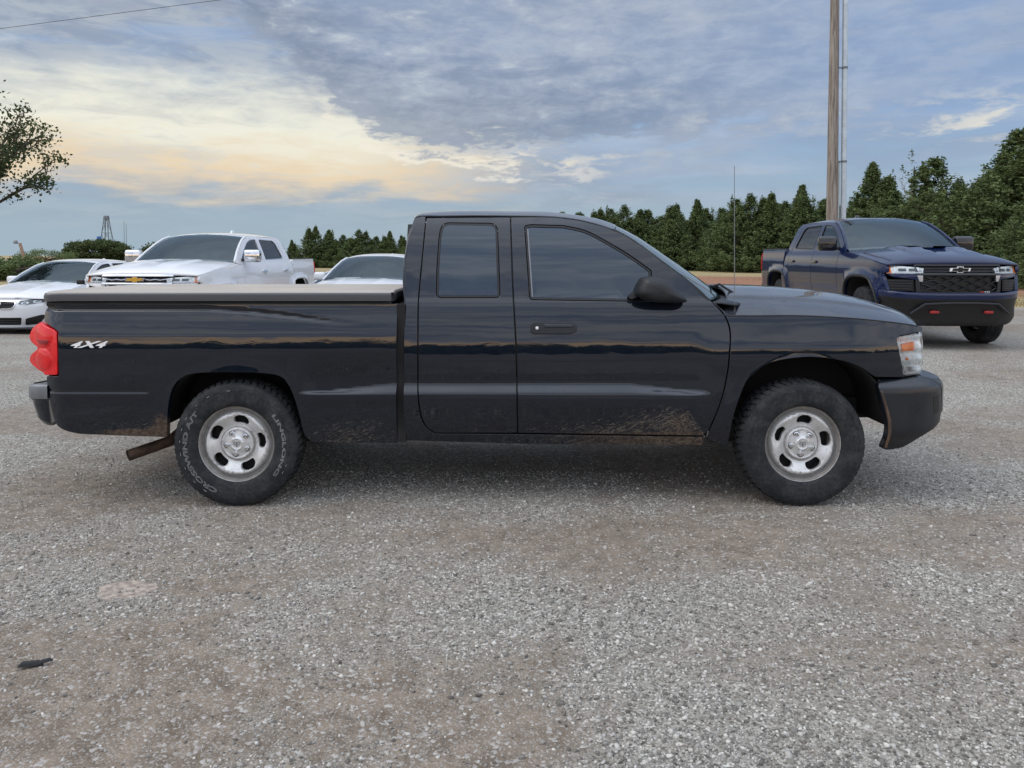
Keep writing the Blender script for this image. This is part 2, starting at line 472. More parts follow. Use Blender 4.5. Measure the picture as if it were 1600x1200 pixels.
def car_paint(name, color, flake=0.0, coati=1.5, rough=.35, film=.05):
    m, b = nmat(name); co = xcoord(); n1 = xnoise(co, 2.5, 5, .6); z = xsep(co)[2]
    f = xsm(n1, .35, .75) * film + xsm(z + n1 * .2, .62, .40) * .25
    setp(b, color=xmix(f, color, (.30, .28, .26)), rough=rough, metal=flake, spec=.12, coat=1.0, coatr=.03, coati=coati,
         normal=xbump(xnoise(co, 3.0, 2), .05, .01))
    return m
def glass_mat(name, tint, refl=1.5, haze=(.02, .025, .03), amount=.25, f0=.05, gloss=(1, 1, 1)):
    m, b = nmat(name); nt = X.nt; nt.nodes.remove(b)
    tr = nt.nodes.new('ShaderNodeBsdfTransparent'); tr.inputs[0].default_value = (*tint, 1)
    df = nt.nodes.new('ShaderNodeBsdfDiffuse'); df.inputs[0].default_value = (*haze, 1)
    gl = nt.nodes.new('ShaderNodeBsdfGlossy'); gl.inputs['Roughness'].default_value = .015; gl.inputs[0].default_value = (*gloss, 1)
    co = xcoord(); nb = xbump(xnoise(xscale(co, (1.5, 1.5, 2)), 1.6, 2), .08, .01); nt.links.new(nb.k, gl.inputs['Normal'])
    fr = nt.nodes.new('ShaderNodeFresnel'); fr.inputs[0].default_value = refl
    m1 = nt.nodes.new('ShaderNodeMixShader'); m1.inputs[0].default_value = amount
    nt.links.new(tr.outputs[0], m1.inputs[1]); nt.links.new(df.outputs[0], m1.inputs[2])
    m2 = nt.nodes.new('ShaderNodeMixShader'); fac = X.m('MAXIMUM', X(fr.outputs[0]), f0); nt.links.new(fac.k, m2.inputs[0])
    nt.links.new(m1.outputs[0], m2.inputs[1]); nt.links.new(gl.outputs[0], m2.inputs[2])
    nt.links.new(m2.outputs[0], nt.nodes['Material Output'].inputs[0])
    return m
def silver_wheel():
    m, b = nmat('worn_silver_wheel'); co = xcoord(); n = xnoise(co, 9, 6, .65); n2 = xnoise(co, 45, 4, .6); x, y, z = xsep(co)
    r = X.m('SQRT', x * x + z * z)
    grime_shade = (xgauss(r, .217, .007) + xgauss(r, .196, .007) * .7 + xgauss(r, .099, .006) * .9 + xgauss(r, .2445, .0025) * .8) * xsm(n, .3, .6, .75, 1.25)  # brown ring grime that also paints in the shade of the grooves
    wear_shade = X.m('MINIMUM', xsm(n * .5 + n2 * .5, .54, .62) * .8 + grime_shade, 1.0)
    c = xmix(wear_shade * .75, (.68, .675, .66), (.105, .080, .060))
    setp(b, color=c, metal=xsm(wear_shade, 0, 1, .40, .0), rough=xsm(n2, .3, .7, .26, .46), normal=xbump(n2, .2, .002))
    return m
def tonneau_mat():
    m, b = nmat('dust_glow_tonneau'); co = xcoord(); n = xnoise(xscale(co, (1, 3, 3)), 2.2, 6, .62); n2 = xnoise(co, 60, 3)
    gn = X.nt.nodes.new('ShaderNodeNewGeometry'); nz = xsep(X(gn.outputs['Normal']))[2]
    up = xsm(nz, .70, .985)
    f = up * xsm(n, .2, .75, .72, .97) + .04  # tan top: settled dust, with the grazing sky glow painted into its colour
    setp(b, color=xmix(f, (.045, .05, .06), xmix(n2, (.42, .365, .31), (.54, .48, .42))), rough=xsm(f, 0, 1, .30, .75), coat=.25, coatr=.2)
    return m
def rubber_mat():
    m, b = nmat('tyre_rubber'); co = xcoord(); n = xnoise(co, 8, 6, .65); n2 = xnoise(co, 55, 3)
    c = xmix(xsm(n * .7 + n2 * .3, .42, .66), (.016, .018, .021), (.050, .050, .050))
    setp(b, color=c, rough=.82, spec=.35, normal=xbump(n2, .3, .002))
    return m

M = {}
M['paint'] = black_paint()
M['tonneau'] = tonneau_mat()
M['rubber'] = rubber_mat()
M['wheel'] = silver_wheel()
M['bumper'] = plain('satin_black_bumper', (.0065, .009, .014), .30, scale=6, coat=.35, coatr=.16)
M['black_plastic'] = plain('textured_black_plastic', (.013, .015, .018), .5, bump=.15, scale=30)
M['trim'] = plain('window_seal', (.008, .008, .009), .45)
M['dark'] = plain('dark_underbody', (.012, .011, .011), .85, scale=5)
M['cabin'] = plain('dark_cabin', (.03, .03, .032), .8)
M['rust'] = plain('rusty_steel', (.075, .046, .030), .8, .2, var=.5, scale=14, bump=.3)
M['mudbrown'] = plain('dried_mud', (.12, .075, .048), .95, var=.4, scale=9, bump=.4)
M['chrome'] = plain('chrome', (.75, .76, .78), .10, 1.0, var=.04)
M['satin'] = plain('satin_silver', (.50, .51, .53), .30, .8, var=.06)
M['hub'] = plain('hub_silver', (.70, .70, .69), .30, .45, var=.12, scale=40)
M['grey_trim'] = plain('grey_trim', (.20, .21, .225), .40, .2, var=.1)
M['red_lens'] = plain('red_lamp_lens', (.74, .006, .010), .30, var=.10, coat=.35, coatr=.05)
M['red_lens_dark'] = plain('red_reflector', (.30, .006, .010), .3, var=.15, coat=.5)
M['amber'] = plain('amber_lens', (.90, .20, .015), .22, var=.12, coat=.8)
M['lamp_bowl'] = plain('lamp_reflector', (.80, .82, .82), .3, .35, var=.18, scale=20)
M['lens'] = glass_mat('lamp_lens', (.95, .97, .97), 1.4, (.5, .52, .52), .05, .03)
M['tint'] = glass_mat('privacy_glass', (.03, .036, .05), 1.6, (.010, .016, .034), .35, .085, (.78, .90, 1.0))
M['screen'] = glass_mat('windscreen_glass', (.60, .76, .78), 1.55, (.22, .36, .39), .22, .06)  # teal haze paints the sky sheen into the glass colour
M['sky_screen'] = glass_mat('parked_windscreen', (.34, .42, .44), 1.6, (.05, .075, .085), .14, .15, (.78, .92, 1.0))
M['side_tint'] = glass_mat('parked_side_glass', (.06, .07, .085), 1.6, (.02, .024, .03), .3, .10)
M['white_letter'] = plain('white_tyre_lettering', (.40, .40, .40), .7, var=.25, scale=40)
M['badge'] = plain('badge_metal', (.88, .88, .88), .3, .15, var=.05)
M['white'] = car_paint('white_paint', (.76, .77, .785))
M['white2'] = car_paint('white_pearl_paint', (.74, .755, .78))
M['blue'] = car_paint('dark_blue_paint', (.003, .012, .056), .0, 1.5, .3, .0)
M['gloss_black'] = plain('gloss_black', (.008, .009, .012), .18, coat=.6)
M['gold'] = plain('gold_emblem', (.72, .42, .07), .3, .6, var=.08)
M['red_paint'] = plain('red_hook_paint', (.34, .02, .02), .4)
M['led'] = plain('lamp_white', (.85, .88, .92), .2, .2, var=.05)
M['dark_wheel'] = plain('dark_alloy', (.03, .031, .034), .4, .5)
M['seat'] = plain('grey_seat_cloth', (.06, .06, .062), .9, bump=.2, scale=30)
M['tape'] = plain('pale_sticker', (.7, .72, .7), .5)

def wood_pole_mat():
    m, b = nmat('weathered_pole_wood'); co = xcoord()
    g = xnoise(xscale(co, (28, 28, 1.2)), 1.0, 6, .65, .5); n = xnoise(co, 1.4, 4)
    c = xmix(xsm(g, .36, .66), (.12, .098, .082), (.36, .315, .27)); c = xmix(xsm(n, .4, .7) * .35, c, (.25, .19, .15))
    setp(b, color=c, rough=.9, normal=xbump(g, .6, .006)); return m
M['pole'] = wood_pole_mat()
M['galv'] = plain('galvanised_pipe', (.50, .56, .60), .42, .35, var=.1, scale=4)
M['lattice'] = plain('weathered_steel', (.16, .18, .20), .6, .4)
M['blue_tank'] = plain('blue_paint', (.04, .14, .42), .5)
M['wire'] = plain('cable', (.02, .02, .022), .6)
M['building'] = plain('pale_sheet_metal', (.42, .43, .44), .6, scale=2)
M['bark'] = plain('bark', (.075, .058, .045), .95, var=.45, scale=14, bump=.5)
M['bare_twig'] = plain('grey_twig', (.22, .20, .185), .95, var=.3)
def leaf_mat(name, dark, light, trans=.25):
    m, b = nmat(name); nt = X.nt
    v = xattr('tone'); co = xcoord(); n = xnoise(co, .9, 3)
    c = xmix(X.m('MINIMUM', X.m('MAXIMUM', v * .75 + (n - .5) * .9 + .12, 0.0), 1.0), dark, light)
    setp(b, color=c, rough=.72, spec=.25)
    tl = nt.nodes.new('ShaderNodeBsdfTranslucent'); nt.links.new(c.k, tl.inputs[0])
    mx = nt.nodes.new('ShaderNodeMixShader'); mx.inputs[0].default_value = trans
    nt.links.new(b.outputs[0], mx.inputs[1]); nt.links.new(tl.outputs[0], mx.inputs[2])
    nt.links.new(mx.outputs[0], nt.nodes['Material Output'].inputs[0]); return m
M['cedar'] = leaf_mat('cedar_foliage', (.036, .062, .028), (.185, .235, .085))
M['cedar_pale'] = leaf_mat('pale_cedar_foliage', (.05, .085, .038), (.20, .25, .10))
M['cedar_brown'] = leaf_mat('rusty_foliage', (.10, .05, .03), (.24, .12, .06))
M['oak'] = leaf_mat('broad_foliage', (.022, .038, .016), (.105, .135, .045), .3)
M['grass'] = leaf_mat('dry_grass', (.22, .17, .075), (.46, .37, .19), .3)

# ------------------------------------------------------------------ ground
def vnoise(x, y, scale, seed, octv=4):
    """value noise 0..1, fractal"""
    x = np.asarray(x, float); y = np.asarray(y, float); out = np.zeros(np.broadcast(x, y).shape); amp = 1.0; tot = 0.0
    for o in range(octv):
        T = np.random.default_rng(seed + o).random((256, 256))
        u, v = x * scale, y * scale; i, j = np.floor(u).astype(int), np.floor(v).astype(int)
        a, b = u - i, v - j; a = a * a * (3 - 2 * a); b = b * b * (3 - 2 * b)
        g = lambda p, q: T[p % 256, q % 256]
        out = out + amp * (g(i, j) * (1 - a) * (1 - b) + g(i + 1, j) * a * (1 - b) + g(i, j + 1) * (1 - a) * b + g(i + 1, j + 1) * a * b)
        tot += amp; amp *= .55; scale *= 2.03
    return out / tot
def gz(x, y):
    """lie of the land: level by the black truck, easing up towards the right-hand field"""
    rise = .09 * sm(y, 7.0, 11.0) * sm(x, 2.0, 5.5)
    return rise + .012 * (vnoise(x, y, .5, 31, 2) - .5) * sm(np.hypot(x, np.asarray(y) - 5.3), 3.2, 5.0)
def dirt_at(x, y):
    """0 = loose pale gravel, 1 = bare packed earth"""
    b = vnoise(x, y, .75, 3, 4) * .65 + vnoise(x, y, 2.6, 9, 3) * .35
    d = sm(b, .42, .60)
    def blob(cx, cy, rx, ry): return np.exp(-((x - cx) / rx) ** 2 - ((y - cy) / ry) ** 2)
    e = blob(-1.6, 2.75, 1.0, .45) * .8 + blob(-2.2, 2.2, .9, .5) * .7 + blob(.35, 4.0, .7, .35) * .6 + blob(1.6, 2.7, 1.1, .4) * .5 + blob(-.15, 2.25, .35, .2) * .6
    g = blob(-.25, 2.9, .55, .5) * .75 + blob(-1.0, 3.9, 1.4, .3) * .5 + blob(.7, 2.25, .35, .25) * .5 + blob(3, 5, 1.5, 1) * .4
    trk = np.exp(-((y - 2.62 - .22 * np.sin(x * .55 + .4)) / .10) ** 2) * .28 + np.exp(-((y - 4.02 - .22 * np.sin(x * .5 + .2)) / .11) ** 2) * .25
    low = sm(y, 3.2, 2.1) * sm(x, .3, -1.2) * .45
    return np.clip(d * .95 + e * 1.15 + trk + low - g, 0, 1)
def ground_mat():
    m, b = nmat('gravel_and_field'); co = xcoord(); x, y, z = xsep(co)
    dirt = xattr('dirt')
    v1 = xvor(co, 75, out='Color'); v1d = xvor(co, 75)
    v2 = xvor(xscale(co, (1, 1, 1), (3.3, 1.2, 0)), 160, out='Color'); s1 = xsep(v1)[0]; s2 = xsep(v2)[1]
    fn_ = xnoise(co, 240, 3, .6); mid = xnoise(co, 9, 5, .6); big = xnoise(co, .35, 4, .6)
    stone = xmix(s1, (.115, .104, .088), (.55, .522, .462)); stone2 = xmix(s2, (.125, .113, .096), (.46, .436, .385))
    grav = xmix(.45, stone, stone2)
    grav = xmix(xsm(s1, .93, .97) * .7, grav, (.74, .715, .66))
    earth = xmix(xsm(mid + (fn_ - .5) * .6, .3, .7), (.145, .110, .080), (.285, .232, .180))
    earth = xmix(xsm(s2, .72, .9) * .5, earth, (.44, .42, .395))
    earth = xmix(xsm(s1, .88, .97) * .6, earth, (.50, .48, .46))
    c = xmix(X.m('MINIMUM', dirt * .9 + xsm(mid, .5, .72) * .22, 1.0), grav, earth)
    c = xmix(xsm(big, .46, .70) * .42, c, (.20, .165, .13))
    # open country beyond the lot: straw-coloured grass with a bare red patch
    wob = xnoise(co, .22, 4, .6)
    edge = xsm(y - x * .10 + (wob - .5) * 3.0, 18.6, 19.6)
    straw = xmix(xnoise(co, 1.4, 6, .65), (.27, .205, .10), (.47, .38, .215))
    straw = xmix(xsm(xnoise(co, .16, 4), .5, .7) * .6, straw, (.17, .17, .07))
    red = xmix(xnoise(co, 1.1, 6, .65), (.24, .105, .065), (.36, .185, .12))
    patch = xsm(y + (wob - .5) * 8, 25, 27) * xsm(y + (wob - .5) * 10, 52, 47) * xsm(x, -2, 4)
    c = xmix(edge, c, xmix(patch * .9, straw, red))
    h = v1d * -1.0 + fn_ * .3 + xvor(co, 160) * -.5
    setp(b, color=c, rough=.93, spec=.25, normal=xbump(h, .55, .010)); return m
def axis_lines(*seg):
    out = []
    for a, b, n in seg: out += list(np.linspace(a, b, n, endpoint=False))
    return np.array(out + [seg[-1][1]])
gx_ = axis_lines((-900, -60, 10), (-60, -12, 16), (-12, -6, 12), (-6, 6, 150), (6, 14, 20), (14, 60, 16), (60, 900, 10))
gy_ = axis_lines((-900, -40, 10), (-40, -4, 10), (-4, 1.6, 10), (1.6, 9, 120), (9, 20, 30), (20, 70, 20), (70, 1400, 14))
gX, gY = np.meshgrid(gx_, gy_)
gD = dirt_at(gX, gY)
nearm = (np.abs(gX) < 7) & (gY > 1) & (gY < 9.5)
gZ = gz(gX, gY) + np.where(nearm, (vnoise(gX, gY, 3.5, 77, 3) - .5) * .016 - gD * .004, 0)
ground = grid_mesh('ground', np.stack([gX, gY, gZ], 2), ground_mat())
ground['kind'] = 'structure'
ga = ground.data.attributes.new('dirt', 'FLOAT', 'POINT'); ga.data.foreach_set('value', gD.ravel().astype(np.float32))

def scatter_solids(name, pos, rad, base_v, base_f, col, mat, squash=(.4, .8), jitter=.36, rng=RNG):
    """thousands of small stones as one mesh"""
    n, k = len(pos), len(base_v)
    a = rng.random(n) * 6.283; ca, sa = np.cos(a), np.sin(a)
    V = base_v[None] * (1 + (rng.random((n, k, 1)) - .5) * 2 * jitter)
    V = V * np.stack([np.ones(n), rng.uniform(.6, 1, n), rng.uniform(*squash, n)], 1)[:, None]
    tilt = rng.normal(0, .25, n); V = np.stack([V[..., 0], V[..., 1], V[..., 2] + V[..., 0] * tilt[:, None]], 2)
    V = np.stack([V[..., 0] * ca[:, None] - V[..., 1] * sa[:, None], V[..., 0] * sa[:, None] + V[..., 1] * ca[:, None], V[..., 2]], 2)
    V = V * rad[:, None, None] + pos[:, None]
    Fc = (base_f[None] + (np.arange(n) * k)[:, None, None]).reshape(-1, 3)
    me = bpy.data.meshes.new(name); me.vertices.add(n * k); me.vertices.foreach_set('co', V.reshape(-1).astype(np.float32))
    me.loops.add(len(Fc) * 3); me.loops.foreach_set('vertex_index', Fc.reshape(-1).astype(np.int32))
    me.polygons.add(len(Fc)); me.polygons.foreach_set('loop_start', (np.arange(len(Fc)) * 3).astype(np.int32))
    me.update(calc_edges=True); me.validate()
    at_ = me.attributes.new('tone', 'FLOAT', 'POINT'); at_.data.foreach_set('value', np.repeat(col, k).astype(np.float32))
    me.materials.append(mat); return link(name, me)
def stone_mat():
    m, b = nmat('crushed_stone'); v = xattr('tone'); co = xcoord(); n = xnoise(co, 160, 3)
    c = xmix(v, (.085, .077, .066), (.68, .65, .59)); hue = xnoise(co, 14, 2)
    c = xmix(xsm(hue, .58, .7) * .35, c, (.40, .33, .27)); c = xmix(xsm(n, .4, .7) * .3, c, (.3, .28, .26))
    setp(b, color=c, rough=.88, spec=.3); return m
M['stone'] = stone_mat()
ico = bmesh.new(); bmesh.ops.create_icosphere(ico, subdivisions=1, radius=1); ico.verts.ensure_lookup_table()
ICO_V = np.array([tuple(q.co) for q in ico.verts]); ICO_F = np.array([[q.index for q in f.verts] for f in ico.faces]); ico.free()
OCT_V = np.array([(1, 0, 0), (-1, 0, 0), (0, 1, 0), (0, -1, 0), (0, 0, 1), (0, 0, -1)], float)
OCT_F = np.array([(0, 2, 4), (2, 1, 4), (1, 3, 4), (3, 0, 4), (2, 0, 5), (1, 2, 5), (3, 1, 5), (0, 3, 5)])
def ground_h(x, y):
    """bilinear height of the built ground sheet"""
    i = np.clip(np.searchsorted(gx_, x) - 1, 0, len(gx_) - 2); j = np.clip(np.searchsorted(gy_, y) - 1, 0, len(gy_) - 2)
    a = (x - gx_[i]) / (gx_[i + 1] - gx_[i]); b = (y - gy_[j]) / (gy_[j + 1] - gy_[j])
    return gZ[j, i] * (1 - a) * (1 - b) + gZ[j, i + 1] * a * (1 - b) + gZ[j + 1, i] * (1 - a) * b + gZ[j + 1, i + 1] * a * b
def stones(n, y0, y1, rmin, rsig, rmax, bv, bf, name, power=1.0):
    y = y0 + (y1 - y0) * RNG.random(n * 3) ** power; x = (RNG.random(n * 3) * 2 - 1) * (y * .72 + .5)
    keep = RNG.random(n * 3) < (1.0 - .92 * dirt_at(x, y)) * (.35 + .65 * vnoise(x, y, 1.7, 55, 3) / .6)
    x, y = x[keep][:n], y[keep][:n]; k = len(x)
    r = np.clip(rmin * np.exp(np.abs(RNG.normal(0, rsig, k))), rmin * .6, rmax)
    tone = np.clip(RNG.beta(1.2, 1.8, k) + (RNG.random(k) > .92) * .45, 0, 1)
    return tag(scatter_solids(name, np.stack([x, y, ground_h(x, y) + r * .12], 1), r, bv, bf, tone, M['stone']),
               kind='stuff')
g1 = stones(46000, 1.9, 5.2, .0036, .46, .015, ICO_V, ICO_F, 'gravel', 1.15)
tag(g1, 'loose pale crushed gravel scattered over packed earth in front of the black truck', 'gravel')
g2 = stones(72000, 1.9, 10.5, .0038, .40, .011, OCT_V, OCT_F, 'fine_gravel', .95)
tag(g2, 'fine loose gravel spread all over the lot under and around the black truck', 'gravel')
# a flat pale stone set in the earth, and a dark splinter of bark
p = grd(197, 920); gz0 = float(ground_h(np.array([p.x]), np.array([p.y]))[0]); a = np.linspace(0, 2 * math.pi, 26, endpoint=False); rr = 1 + .05 * np.sin(3 * a + 1) + .04 * np.sin(5 * a) + .03 * np.sin(9 * a)
S = MB(); top = [(p.x + .122 * k * math.cos(q), p.y + .088 * k * math.sin(q), .004 + gz0) for q, k in zip(a, rr)]
bot = [(p.x + .150 * k * math.cos(q), p.y + .112 * k * math.sin(q), -.02) for q, k in zip(a, rr)]
S.add(top + bot, [tuple(range(26))] + [(i, (i + 1) % 26, 26 + (i + 1) % 26, 26 + i)[::-1] for i in range(26)])
M['slab'] = plain('pale_sandy_stone', (.36, .30, .25), .95, var=.35, scale=30, bump=.6)
tag(S.build('flat_stone', M['slab']), 'flat pale round stone sunk level with the earth', 'stone')
p = grd(48, 1040)
S = MB().box((p.x, p.y, .009), (.085, .024, .016), Matrix.Rotation(.35, 3, 'Z') @ Matrix.Rotation(.08, 3, 'Y'), .6)
S.box((p.x + .045, p.y + .014, .012), (.05, .018, .012), Matrix.Rotation(.6, 3, 'Z'), .5)
tag(S.build('bark_chip', plain('dark_bark_chip', (.035, .036, .038), .9), bevel=.003), 'dark splintered chip of bark lying on bare earth', 'bark chip')

# ------------------------------------------------------------------ wheels
def window_loop(ang, rc, a, b, n=18):
    """rounded slot, `a` along the rim, `b` across, centred at radius rc"""
    out = []
    for k in range(n):
        q = 2 * math.pi * k / n; c, s = math.cos(q), math.sin(q)
        tx = a * abs(c) ** .75 * math.copysign(1, c); ry = b * abs(s) ** .75 * math.copysign(1, s)
        th = ang + tx / rc; r = rc + ry - .010 * (tx / a) ** 2
        out.append((r * math.cos(th), r * math.sin(th)))
    return out
def circle(r, n=60, c=(0, 0)): return [(c[0] + r * math.cos(2 * math.pi * k / n), c[1] + r * math.sin(2 * math.pi * k / n)) for k in range(n)]
def arc_text(name, body, r, a0, a1, size, w, mat, outline=.0006, flip=1):
    """lettering bent clockwise round a side wall, tops outward, standing at axial distance w (towards -y)"""
    me = text_data(name, body, mat, size, outline)
    n = len(me.vertices); co = np.zeros(n * 3); me.vertices.foreach_get('co', co); co = co.reshape(-1, 3)
    x0, x1 = co[:, 0].min(), co[:, 0].max()
    th = a0 + (a1 - a0) * (co[:, 0] - x0) / (x1 - x0); rad = r + co[:, 1]
    v = np.stack([rad * np.cos(th), -(w + co[:, 2]), rad * np.sin(th)], 1)
    me.vertices.foreach_set('co', v.reshape(-1)); me.update(); return me
def tyre_data(name, R, wd, rl, mat, blocks=54):
    h = wd / 2; S = MB(); d = R - rl
    half = [(rl - .006, h - .030), (rl + .004, h - .014), (rl + .012 * d / .15, h - .008), (rl + .25 * d, h - .001), (rl + .45 * d, h), (rl + .60 * d, h - .002),
            (rl + .615 * d, h - .0045), (rl + .63 * d, h - .002), (rl + .74 * d, h - .006), (rl + .84 * d, h - .014), (rl + .91 * d, h - .025), (R - .012, h - .040), (R - .012, h - .075)]
    prof = half + [(r, -w) for r, w in half[::-1]]
    S.lathe(prof, 96)
    for k in range(blocks):
        for j, (w0, w1, da, ra, rb) in enumerate([(h - .062, h - .020, 0, R - .030, R - .003), (-h + .020, -h + .062, .5, R - .030, R - .003), (.006, h - .068, .25, R - .014, R), (-h + .068, -.006, .75, R - .014, R)]):
            a = 2 * math.pi * (k + da) / blocks; dw = 2 * math.pi / blocks * .36; V = []
            for ww in (w0, w1):
                for aa in (-dw, dw):
                    for r in (ra, rb):
                        skew = (.10 if j % 2 else -.10) * (ww - (w0 + w1) / 2) / .05
                        rr = r - (.010 if (j < 2 and abs(ww) > h - .03 and r == rb) else 0)
                        V.append((rr * math.cos(a + aa * .95 + skew * dw * 3), -ww, rr * math.sin(a + aa * .95 + skew * dw * 3)))
            S.add(V, [(0, 1, 3, 2), (4, 6, 7, 5), (0, 4, 5, 1), (2, 3, 7, 6), (1, 5, 7, 3)])
    for k in range(blocks):      # shoulder lugs running down the side wall
        a = 2 * math.pi * k / blocks; dw = 2 * math.pi / blocks * (.30 if k % 2 else .22); r0, r1 = (R - .058, R - .022) if k % 2 else (R - .045, R - .022)
        for sg in (1, -1):
            V = [(r * math.cos(a + q), -sg * (h - o), r * math.sin(a + q)) for q in (-dw, dw) for r, o in ((r0, .010), (r0, .002), (r1, .014), (r1, .028))]
            S.add(V, [(0, 1, 2, 3), (4, 7, 6, 5), (1, 5, 6, 2), (0, 4, 5, 1), (2, 6, 7, 3)])
    return S.data(name, mat, smooth=True, angle=32)
def steel_wheel(parent, loc, rz, spin, letters):
    """16-inch styled steel wheel: disc > rim, tyre, hub_cap, lug_nut, brake_drum"""
    R, wd, rl = .374, .250, .2295; K = 1.07
    if 'sw' not in CACHE:
        prof = spline([(.0, .070), (.07, .072), (.088, .070), (.10, .058), (.118, .066), (.146, .082), (.158, .090), (.167, .090), (.175, .074), (.186, .046), (.2, .040)])
        fnw = lambda u, v: prof(np.hypot(u, v) / K) + .010 * np.cos(5 * (np.arctan2(v, u) - math.radians(80) - math.pi / 5)) * np.exp(-((np.hypot(u, v) / K - .14) / .03) ** 2)
        holes = [window_loop(math.radians(80 + 72 * k), .1375 * K, .0445 * K, .0235 * K) for k in range(5)]
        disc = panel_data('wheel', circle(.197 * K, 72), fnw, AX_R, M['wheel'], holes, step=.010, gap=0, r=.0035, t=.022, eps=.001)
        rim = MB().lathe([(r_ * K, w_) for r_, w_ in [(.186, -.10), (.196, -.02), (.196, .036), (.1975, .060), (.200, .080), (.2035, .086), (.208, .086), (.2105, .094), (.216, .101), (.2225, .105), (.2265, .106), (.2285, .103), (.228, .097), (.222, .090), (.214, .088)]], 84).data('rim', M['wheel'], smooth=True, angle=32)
        cap = MB().lathe([(r_ * K, w_) for r_, w_ in [(.086, .060), (.087, .074), (.084, .079), (.080, .080), (.076, .077), (.070, .0765), (.048, .082), (.034, .086), (.0325, .089), (.030, .091), (.028, .089), (.012, .0905), (.0001, .091)]], 60).data('hub_cap', M['hub'], smooth=True, angle=60)
        emb = MB()
        for s in (-1, 1):
            emb.tube([(s * .003, -.0915, .012), (s * .011, -.0915, .013), (s * .017, -.0912, .006), (s * .015, -.0912, -.003), (s * .009, -.0912, -.004)], .0026, 6)
        emb.box((0, -.0915, -.002), (.010, .003, .024), taper=1.0)
        emb = emb.data('hub_emblem', M['grey_trim'], smooth=True)
        nut = MB().lathe([(.017, .060), (.0165, .084), (.012, .0865), (.011, .081), (.0105, .098), (.008, .102), (.0001, .103)], 12).data('lug_nut', M['chrome'], smooth=True, angle=40)
        pit = MB().lathe([(.0205, .0760), (.0195, .0850), (.0135, .0835)], 16).data('lug_nut_pocket', M['dark'], smooth=True)
        drum = MB().lathe([(.0001, .015), (.17, .015), (.178, .005), (.178, -.08), (.0001, -.08)], 40).data('brake_drum', M['dark'], smooth=True, angle=40)
        CACHE['sw'] = (disc, rim, cap, emb, nut, pit, drum, tyre_data('tyre', R, wd, rl, M['rubber']))
        CACHE['let'] = [arc_text('tyre_lettering', 'CROSSWIND A/T', .279, math.radians(-112), math.radians(-222), .036, .1258, M['white_letter']),
                        arc_text('tyre_lettering', 'LINGLONG', .281, math.radians(38), math.radians(-38), .028, .1256, M['white_letter'])]
        for k, aa in enumerate((95, 118, 133, 150, 163, 176, 189, 205, 222, 236, -22, -30)):
            q = math.radians(aa); r = .322
            tick = MB(); CACHE['let'].append(tick.tube([(r * math.cos(q + e), -.1235, r * math.sin(q + e)) for e in (-.022, 0, .022 if k % 3 else .04)], .0013, 5).data('tyre_lettering', M['white_letter']))
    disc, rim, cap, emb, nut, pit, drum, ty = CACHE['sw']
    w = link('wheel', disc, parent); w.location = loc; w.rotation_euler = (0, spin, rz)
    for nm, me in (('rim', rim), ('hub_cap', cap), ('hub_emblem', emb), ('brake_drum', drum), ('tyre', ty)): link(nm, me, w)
    for k in range(5):
        q = math.radians(80 + 36 + 72 * k)
        for nm, me in (('lug_nut', nut), ('lug_nut_pocket', pit)):
            o = link(nm, me, w); o.location = (.0625 * math.cos(q), .006, .0625 * math.sin(q))
    if letters:
        for me in CACHE['let']: link('tyre_lettering', me, w)
    return w
CACHE = {}

# ------------------------------------------------------------------ the black pickup
CY, HW = 5.36, .905           # centre line (world y) and half width
XR, XF = -1.622, 1.712        # axles
t_off = spline([(.30, .10), (.36, .075), (.44, .042), (.55, .018), (.645, .004), (.664, .004), (.676, .008), (.716, .034), (.728, .0365), (.78, .032), (.86, .028),
                (.93, .031), (1.02, .040), (1.10, .053), (1.17, .070), (1.205, .083), (1.222, .092), (1.24, .098), (1.45, .165), (1.60, .222), (1.66, .252), (1.70, .285), (1.725, .325), (1.74, .38), (1.76, .5)])
t_offb = spline([(.30, .085), (.36, .065), (.44, .042), (.55, .022), (.64, .015), (.70, .0125), (.80, .0105), (.90, .010), (1.0, .016), (1.08, .030), (1.14, .046), (1.18, .052), (1.22, .054), (1.4, .06)])
def shelf(z, f):
    """body-side moulding profile whose upper edge sinks to the lower one as f goes 0 -> 1"""
    k = np.maximum(1 - f, .28)
    zz = np.where((z > .664) & (z < .728), np.minimum(.664 + (z - .664) / k, .728), z)
    return t_off(zz)
